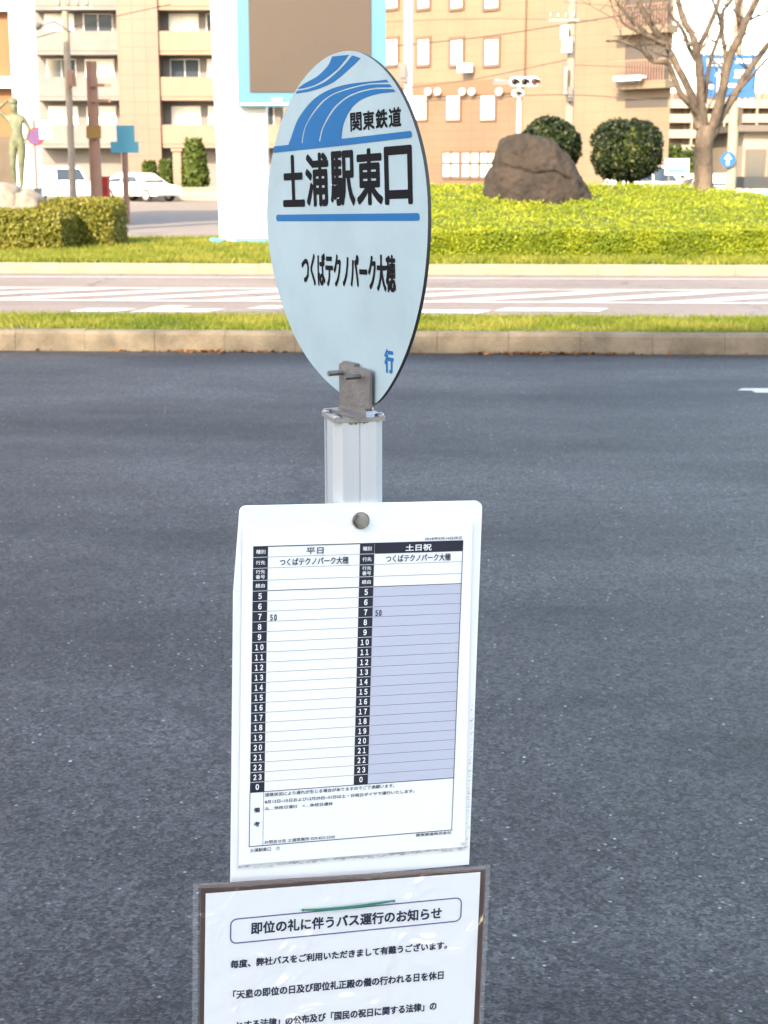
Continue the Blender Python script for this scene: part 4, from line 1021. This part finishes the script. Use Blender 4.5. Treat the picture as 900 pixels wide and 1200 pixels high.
# cap plate, bolts, angle bracket
m = MB(); m.prism(rrect(-.0335, .0335, -.033, .033, .003, 2), lambda a, b, d: pl_(a, b, d), ZT + .0052, ZT + .0002); cpz = part('cap_plate', m, MAT['capsteel'], bs)
for a, b in ((-.027, -.025), (.027, -.025), (-.027, .025), (.027, .025)):
    m = MB(); m.lathe([(.0062, 0), (.0062, .0018), (.0045, .0035), (.0015, .0042)], pl_(a, b, ZT + .0053), 10); part('bolt', m, MAT['bolt'], cpz)
m = MB()
rs_ = random.Random(5); tp, bt = [], []
for k in range(27):
    x = -.014 + .001 * k; bt.append((x, ZT - .0004)); tp.append((x, ZT - .0012 - .0035 * rs_.random() ** 3))
m.add([pl_(x, -R - .0004, z) for x, z in bt] + [pl_(x, -R - .0004, z) for x, z in tp], [(k, k + 27, k + 28, k + 1) for k in range(26)])
part('rust_streak', m, MAT['rust'], bs)
# bracket: upright plate against the disc, foot on the cap, two bolts through it
bp_ = [(-.0028, -.2095), (.0705, -.2118), (.0722, -.209), (.0748, -.1665), (.0728, -.1638), (.0016, -.1605), (-.0018, -.163)]
m = MB(); m.prism(bp_, lambda x, z, d: fd_(x + .003, z, d), .0085, .0045)
ft = [fd_(x, z, d) for x, z, d in ((.000, -.2115, .0105), (.0705, -.2115, .0105))]
dirn = (MD @ Vector((0, -1, 0))); dirn.z = 0; dirn.normalize()
zf = ZT + .0056
for i in (0,):
    a, b = Vector((ft[0].x, ft[0].y, zf)), Vector((ft[1].x, ft[1].y, zf)); c, d = b + dirn * .015, a + dirn * .015
    up_ = Vector((0, 0, .0035)); m.add([a, b, c, d, a + up_, b + up_, c + up_, d + up_], [(3, 2, 1, 0), (4, 5, 6, 7), (0, 1, 5, 4), (1, 2, 6, 5), (2, 3, 7, 6), (3, 0, 4, 7)])
    a2, b2 = fd_(.000, -.2095, .0105), fd_(.0705, -.2095, .0105); m.add([a + up_, b + up_, b2, a2], [(0, 1, 2, 3)])
br = part('bracket', m, MAT['steel'], bs)
for x, z in ((.0105, -.1715), (.0525, -.1725)):
    m = MB(); m.tube([fd_(x, z, .0084), fd_(x, z, .0285)], .0036, 10, sm=False); m.tube([fd_(x, z, -.0046), fd_(x, z, -.010)], .0075, 6, sm=False); part('bolt', m, MAT['bolt'], br)
m = MB(); m.prism([(.010, -.158), (.040, -.1592), (.040, -.164), (.010, -.164)], lambda x, z, d: fd_(x, z, d), .0084, .0012); part('spacer', m, MAT['steel'], br)
# round sign
m = MB(); n = 120; 
ANG = [-180, -165, -150, -128, -110, -95, -84, -73, -66, -60, -46, -32, -17, -5, 7, 15, 28, 40, 50, 62, 72, 91, 105, 120, 150, 177, 180]
RDS = [.2035, .1985, .1930, .1905, .1915, .1975, .2090, .2190, .2160, .2116, .2046, .2006, .1998, .2010, .2045, .2078, .2095, .2095, .2085, .2060, .2045, .1990, .1960, .1955, .1995, .2035, .2035]
RT = np.interp(np.linspace(-180, 180, 361), ANG, RDS)[:-1]; kz = np.ones(13) / 13; RT = np.convolve(np.tile(RT, 3), kz, 'same')[360:720]
circ = [(RT[int(360 * k / n)] * math.cos(2 * math.pi * k / n - math.pi), RT[int(360 * k / n)] * math.sin(2 * math.pi * k / n - math.pi)) for k in range(n)]
m.prism(circ, lambda x, z, d: fd_(x, z, d), 0.0, -.0045, 0, 1); ds = part('sign_disc', m, [MAT['disc'], MAT['discrim']], bs)
def fdt_(x, z, d=0.0): return fd_(x + .0065, z, d)
E1, E2 = .0004, .0006
m = MB()   # flowing blue bands
def cl(P):   # keep the band ends inside the rim
    out = []
    for x, z in P:
        r = math.hypot(x, z)
        if r > .197: x, z = x * .197 / r, z * .197 / r
        out.append((x, z))
    return out
ribbon(m, cl([(-.012, .1975), (-.024, .187), (-.0516, .1775), (-.082, .1725), (-.104, .1688)]), cl([(.030, .197), (-.002, .181), (-.0466, .170), (-.078, .1668), (-.1035, .1665)]), fdt_, E1, 0)
ribbon(m, cl([(.0375, .1965), (.010, .182), (-.030, .1702), (-.072, .1652), (-.1075, .1645)]), cl([(.0583, .1943), (.0294, .1795), (-.0137, .1672), (-.0638, .162), (-.111, .1615)]), fdt_, E1, 0)
ribbon(m, [(-.1400, .098), (-.1290, .1092), (-.1071, .1309), (-.0708, .1489), (-.0308, .1586), (.023, .1625), (.1150, .1606)], [(-.102, .098), (-.0905, .120), (-.0580, .1416), (-.0235, .1529), (.0200, .1580), (.070, .1597), (.1190, .1575)], fdt_, E1, 0)
ribbon(m, [(-.099, .098), (-.0865, .121), (-.0520, .1412), (-.0180, .1522), (.0240, .1566), (.075, .1582), (.1215, .1553)], [(-.056, .098), (-.0440, .1173), (-.0185, .1358), (.0095, .1464), (.0420, .1522), (.082, .1541), (.1265, .1518)], fdt_, E1, 0)
ribbon(m, [(-.052, .098), (-.0405, .1165), (-.0145, .1345), (.0130, .1450), (.0445, .1506), (.086, .1524), (.1295, .1495)], [(.0033, .098), (.0096, .117), (.0265, .1325), (.0477, .1415), (.0731, .1456), (.102, .1470), (.1335, .1462)], fdt_, E1, 0)
P = [(-.1805, .0935), (-.1785, .1012), (.0032, .1022)] + [(.1635 + .0035 * math.sin(t), .0998 + .0035 * math.cos(t)) for t in np.linspace(0, math.pi, 7)] + [(.0032, .0945)]
poly(m, P, fdt_, E2, 0)
P = [(x, z) for x, z in rrect(-.180, .1795, .0076, .0158, .0038)]; poly(m, P, fdt_, E1, 0)
text(m, '行', .0935, .1150, -.1650, -.1372, fdt_, E1, 0, .0012)
part('blue_emblem', m, MAT['sblue'], ds)
m = MB()
def btext(s, x0, x1, z0, z1, bold, sp=.0):
    k = len(s); wch = (x1 - x0) / (k + sp * (k - 1))
    for i, c in enumerate(s):
        a = x0 + i * wch * (1 + sp); text(m, c, a, a + wch, z0, z1, fdt_, E1, 0, bold)
btext('土浦駅東口', -.158, .166, .0250, .0890, .0021, .06)
part('lettering', m, MAT['sblack'], ds); m = MB()
btext('関東鉄道', .0275, .1450, .1088, .1304, .0009, .08)
part('lettering', m, MAT['sblack'], ds); m = MB()
text(m, 'つくばテクノパーク大穂', -.112, .1245, -.0722, -.0300, fdt_, E1, 0, .0012)
part('lettering', m, MAT['sblack'], ds)

# timetable board
m = MB(); bo = [(x, z) for x, z in rrect(-.1520, .1596, .1, .2450, .008)]
bo = [(-.158, -.247), (.1625, -.247)] + [p for p in rrect(-.1520, .1600, .1, .2450, .008) if p[1] > .11] + [(-.1585, .137)]
m.prism(bo, fb_, -.001, -.009); bd = part('timetable_board', m, MAT['white'], bs)
bv = bd.modifiers.new('b', 'BEVEL'); bv.width = .0012; bv.segments = 2; bv.limit_method = 'ANGLE'
m = MB(); m.tube([fb_(.0003, .2245, -.001), fb_(.0003, .2245, .0015)], .011, 16, sm=False); m.tube([fb_(.0003, .2245, .0015), fb_(.0003, .2245, .0075)], .0088, 6, sm=False); m.tube([fb_(.0003, .2245, .0075), fb_(.0003, .2245, .0082)], .0062, 14, sm=False); part('bolt', m, MAT['bolt'], bd)
# grime round the sheet, with the sleeve edge's shadow painted as a strip
m = MB()
rr = random.Random(3)
def grime_shade(x0, x1, z0, z1, d, nn, s):
    for k in range(nn):
        x, z = rr.uniform(x0, x1), rr.uniform(z0, z1); a = rr.uniform(.3, 1) * s
        poly(m, [(x + a * (.5 + .5 * rr.random()) * math.cos(t) * 2.2, z + a * (.4 + .5 * rr.random()) * math.sin(t) * .6) for t in np.linspace(0, 6.28, 9)[:-1]], fb_, d + k * 2e-6, 0)
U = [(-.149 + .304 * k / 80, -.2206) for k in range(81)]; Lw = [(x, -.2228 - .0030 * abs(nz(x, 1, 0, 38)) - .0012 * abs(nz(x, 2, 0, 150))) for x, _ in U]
m.add([fb_(x, z, .00005) for x, z in Lw] + [fb_(x, z, .00005) for x, z in U], [(k, k + 1, k + 82, k + 81) for k in range(80)], 0)  # wavy grey strip: shadow of the sleeve edge, put into the colour
grime_shade(-.149, .157, -.2245, -.2225, .0001, 40, .0030)
grime_shade(.1562, .1590, -.222, -.02, .0006, 90, .0013)
grime_shade(.150, .158, -.2225, -.214, .0009, 14, .0022)
part('grime_shade', m, MAT['dirt_and_shade'], bd)
# printed timetable sheet
W0, BK, LN, LV, BL, WT = 0, 1, 2, 3, 4, 5
m = MB()
poly(m, [(-.1492, -.2190), (.1548, -.2204), (.1475, .2190), (-.1493, .2186)], fb_, .0006, W0)
X = (-.1358, -.1172, -.0003, .0186, .1353)     # column edges
rows = [.1953, .1818, .1680, .1525]; r5 = .1392
rh = (r5 + .1222) / 20
d1, d2, d3 = .0009, .0011, .0013
rect(m, X[3], X[4] + .0004, -.1222, r5, fb_, d1, LV)
for c0, c1 in ((X[0], X[1]), (X[2], X[3])): rect(m, c0, c1, -.1222, .1953, fb_, d1, BK)
rect(m, X[3] + .0003, X[4], rows[1], rows[0], fb_, d1, BK)
def hl(x0, x1, z, t=.00045, mi=LN, d=d2): rect(m, x0, x1, z - t / 2, z + t / 2, fb_, d, mi)
def vl(x, z0, z1, t=.0006, mi=BK, d=d2): rect(m, x - t / 2, x + t / 2, z0, z1, fb_, d, mi)
for z in rows[1:]:
    hl(X[1], X[2], z); hl(X[3], X[4], z)
for c0, c1 in ((X[1], X[2]), (X[3], X[4])):
    hl(c0, c1, r5, .0009, BK)
    for k in range(1, 20): hl(c0, c1, r5 - rh * k)
for c0, c1 in ((X[0], X[1]), (X[2], X[3])):
    for z in rows[1:] + [r5 - rh * k for k in range(20)]: hl(c0, c1, z, .0005, WT)
hl(X[0], X[4], .1953, .0011, BK, d3); hl(X[0], X[4] + .0008, -.1225, .0009, BK, d3); hl(X[0] - .0006, X[4] + .0012, -.1950, .0010, BK, d3)
vl(X[4], -.1950, .1953, .0008, BK, d3); vl(X[0], -.1950, -.1225, .0008, BK, d3); vl(X[1] - .001, -.1945, -.1225, .0005, LN)
def tx(s, x0, x1, z0, z1, mi=BK, bold=.00015, d=d3): text(m, s, x0, x1, z0, z1, fb_, d, mi, bold)
for c0, c1 in ((X[0], X[1]), (X[2], X[3])):
    mid = (c0 + c1) / 2
    tx('種別', mid - .0058, mid + .0058, .1861, .1913, WT, .00008); tx('行先', mid - .0058, mid + .0058, .1724, .1776, WT, .00008)
    tx('行先', mid - .0058, mid + .0058, .1610, .1660, WT, .00008); tx('番号', mid - .0058, mid + .0058, .1545, .1596, WT, .00008); tx('経由', mid - .0058, mid + .0058, .1433, .1485, WT, .00008)
    for k in range(20):
        s = str((5 + k) % 24); z = r5 - rh * (k + .5); hw = .0023 if len(s) == 1 else .0054
        tx(s, mid - hw, mid + hw, z - .0038, z + .0038, WT, .00035)
tx('平日', -.0690, -.0470, .1838, .1922, BK, .0002); tx('土日祝', .0590, .0937, .1838, .1926, WT, .0003)
tx('つくばテクノパーク大穂', -.1025, -.0145, .1700, .1796, BK, .0002); tx('つくばテクノパーク大穂', .0337, .1197, .1700, .1796, BK, .0002)
tx('50', -.1136, -.1048, r5 - rh * 2.95, r5 - rh * 2.32, BK, .0004); tx('50', .0219, .0303, r5 - rh * 2.95, r5 - rh * 2.32, BK, .0004)
tx('2018年9月14日改正', .0842, .1345, .1972, .2010, BK, .00005)
tx('備', -.1305, -.1225, -.1500, -.1430, BK, .0002); tx('考', -.1305, -.1225, -.1690, -.1620, BK, .0002)
tx('道路状況により遅れが生じる場合がありますのでご了承願います。', -.1165, .0545, -.1296, -.1246, BK, .00008)
tx('8月13日~15日および12月29日~31日は土・日祝日ダイヤで運行いたします。', -.1165, .0820, -.1390, -.1340, BK, .00008)
tx('△…休校日運行　×…休校日運休', -.1165, -.0272, -.1478, -.1430, BK, .00008)
tx('お問合せ先 土浦営業所 029-822-5345', -.1160, -.0236, -.1932, -.1884, BK, .00006)
tx('土浦駅東口　①', -.1350, -.0960, -.2030, -.1978, BK, .00006); tx('関東鉄道株式会社', .0865, .1350, -.2005, -.1962, BK, .00008)
part('timetable_sheet', m, [MAT['paper'], MAT['ink'], MAT['inkline'], MAT['lavender'], MAT['inkblue'], MAT['paper']], bd)
# clear sleeve over the sheet
def film_sheet(x0, x1, z0, z1, d, amp, fn, nx=24, ny=30, seed=0):
    m = MB(); V = []
    for j in range(ny + 1):
        for i in range(nx + 1):
            x, z = x0 + (x1 - x0) * i / nx, z0 + (z1 - z0) * j / ny
            V.append(fn(x, z, d + amp * (nz(x, z, seed, 14) + .6 * nz(x * .4, z, seed + 3, 40) + .6)))
    m.add(V, [(j * (nx + 1) + i, j * (nx + 1) + i + 1, (j + 1) * (nx + 1) + i + 1, (j + 1) * (nx + 1) + i) for j in range(ny) for i in range(nx)], 0, True); return m
m = film_sheet(-.1515, .1575, -.2265, .2205, .0016, .0003, fb_); part('clear_sleeve', m, MAT['film'], bd)

# laminated notice tied to the board below
def fn_(x, z, d=0.0):   # lower board hangs 20 mm in front of the timetable board
    return CB + MBD @ Vector((x, -.020 - d, z))
nt_ = thing('laminated_notice', 'printed notice on brown backing in a wrinkled clear sleeve below the timetable', 'notice', tuple(fn_(-.01, -.62)))
def ntop(x): return -.2335 - (x + .2) * .0305
ZB = -.62
m = MB(); m.prism([(-.2010, ZB), (.1800, ZB), (.1797, ntop(.18)), (-.2000, ntop(-.2))], fn_, -.0005, -.006); part('backing_board', m, MAT['brown'], nt_)
m = MB(); poly(m, [(-.1960, ZB + .01), (.1706, ZB + .01), (.1712, -.2492), (-.1943, -.2445)], fn_, .0003, 0)
outline(m, rrect(-.163, .147, -.3165, -.2818, .009), .0018, fn_, .0007, 1)
SH = -.0040
def nx_(s, x0, x1, zc, h, bold=.0003, mi=2): 
    m_ = m; text(m_, s, x0, x1, zc - h / 2, zc + h / 2, fn_, .0008, mi, bold, SH)
nx_('即位の礼に伴うバス運行のお知らせ', -.1362, .1195, -.2975, .0174, .0007)
nx_('毎度、弊社バスをご利用いただきまして有難うございます。', -.1620, .1290, -.3440, .0120, .00055)
nx_('「天皇の即位の日及び即位礼正殿の儀の行われる日を休日', -.1583, .1255, -.3865, .0128, .00055)
nx_('とする法律」の公布及び「国民の祝日に関する法律」の', -.1532, .1172, -.4300, .0128, .00055)
nx_('規定に基づき、下記の日は休日ダイヤで運行いたします。', -.1560, .1200, -.4735, .0128, .0004)
part('paper', m, [MAT['paper'], MAT['inkblue'], MAT['navy']], nt_)
def sleeve_z(x, z):
    return z
m = MB(); V = []; nx2, ny2 = 56, 56
for j in range(ny2 + 1):
    for i in range(nx2 + 1):
        s = i / nx2; t = j / ny2; x = -.2108 + .3950 * s; zt = -.2287 - .0105 * s + .0022 * nz(s * 9, 3, 0) + .0012 * nz(s * 30, 7, 0); z = ZB - .01 + (zt - ZB + .01) * t
        edge = min(1, min(s, 1 - s) * 14)
        V.append(fn_(x, z, .0020 + edge * .0016 * (nz(x * 1.2, z * .35, 0, 26) + .5 * nz(x, z, 5, 45) + .9)))
m.add(V, [(j * (nx2 + 1) + i, j * (nx2 + 1) + i + 1, (j + 1) * (nx2 + 1) + i + 1, (j + 1) * (nx2 + 1) + i) for j in range(ny2) for i in range(nx2)], 0, True)
for q in range(len(m.f)):
    i, j = q % nx2, q // nx2
    if i == 0 or i == nx2 - 1 or j == ny2 - 1: m.m[q] = 1
part('clear_sleeve', m, [MAT['film2'], MAT['weld']], nt_)
m = MB(); A = [fn_(-.0693, -.2775, .004), fn_(-.0400, -.2790, .0062), fn_(.000, -.2786, .0068), (fn_(.0300, -.2778, .006)), fn_(.0520, -.2768, .004)]
m.tube(smooth_line(A, 5), .0009, 6); m.tube(smooth_line([a + Vector((0, 0, .0016 if 0 < i < 4 else .0005)) for i, a in enumerate(A)], 5), .0009, 6)
for a in (A[0], A[-1]): m.lathe([(.0004, -.002), (.0022, 0), (.0004, .002)], a, 8)
part('green_tie', m, MAT['green'], nt_)

bpy.context.view_layer.update()
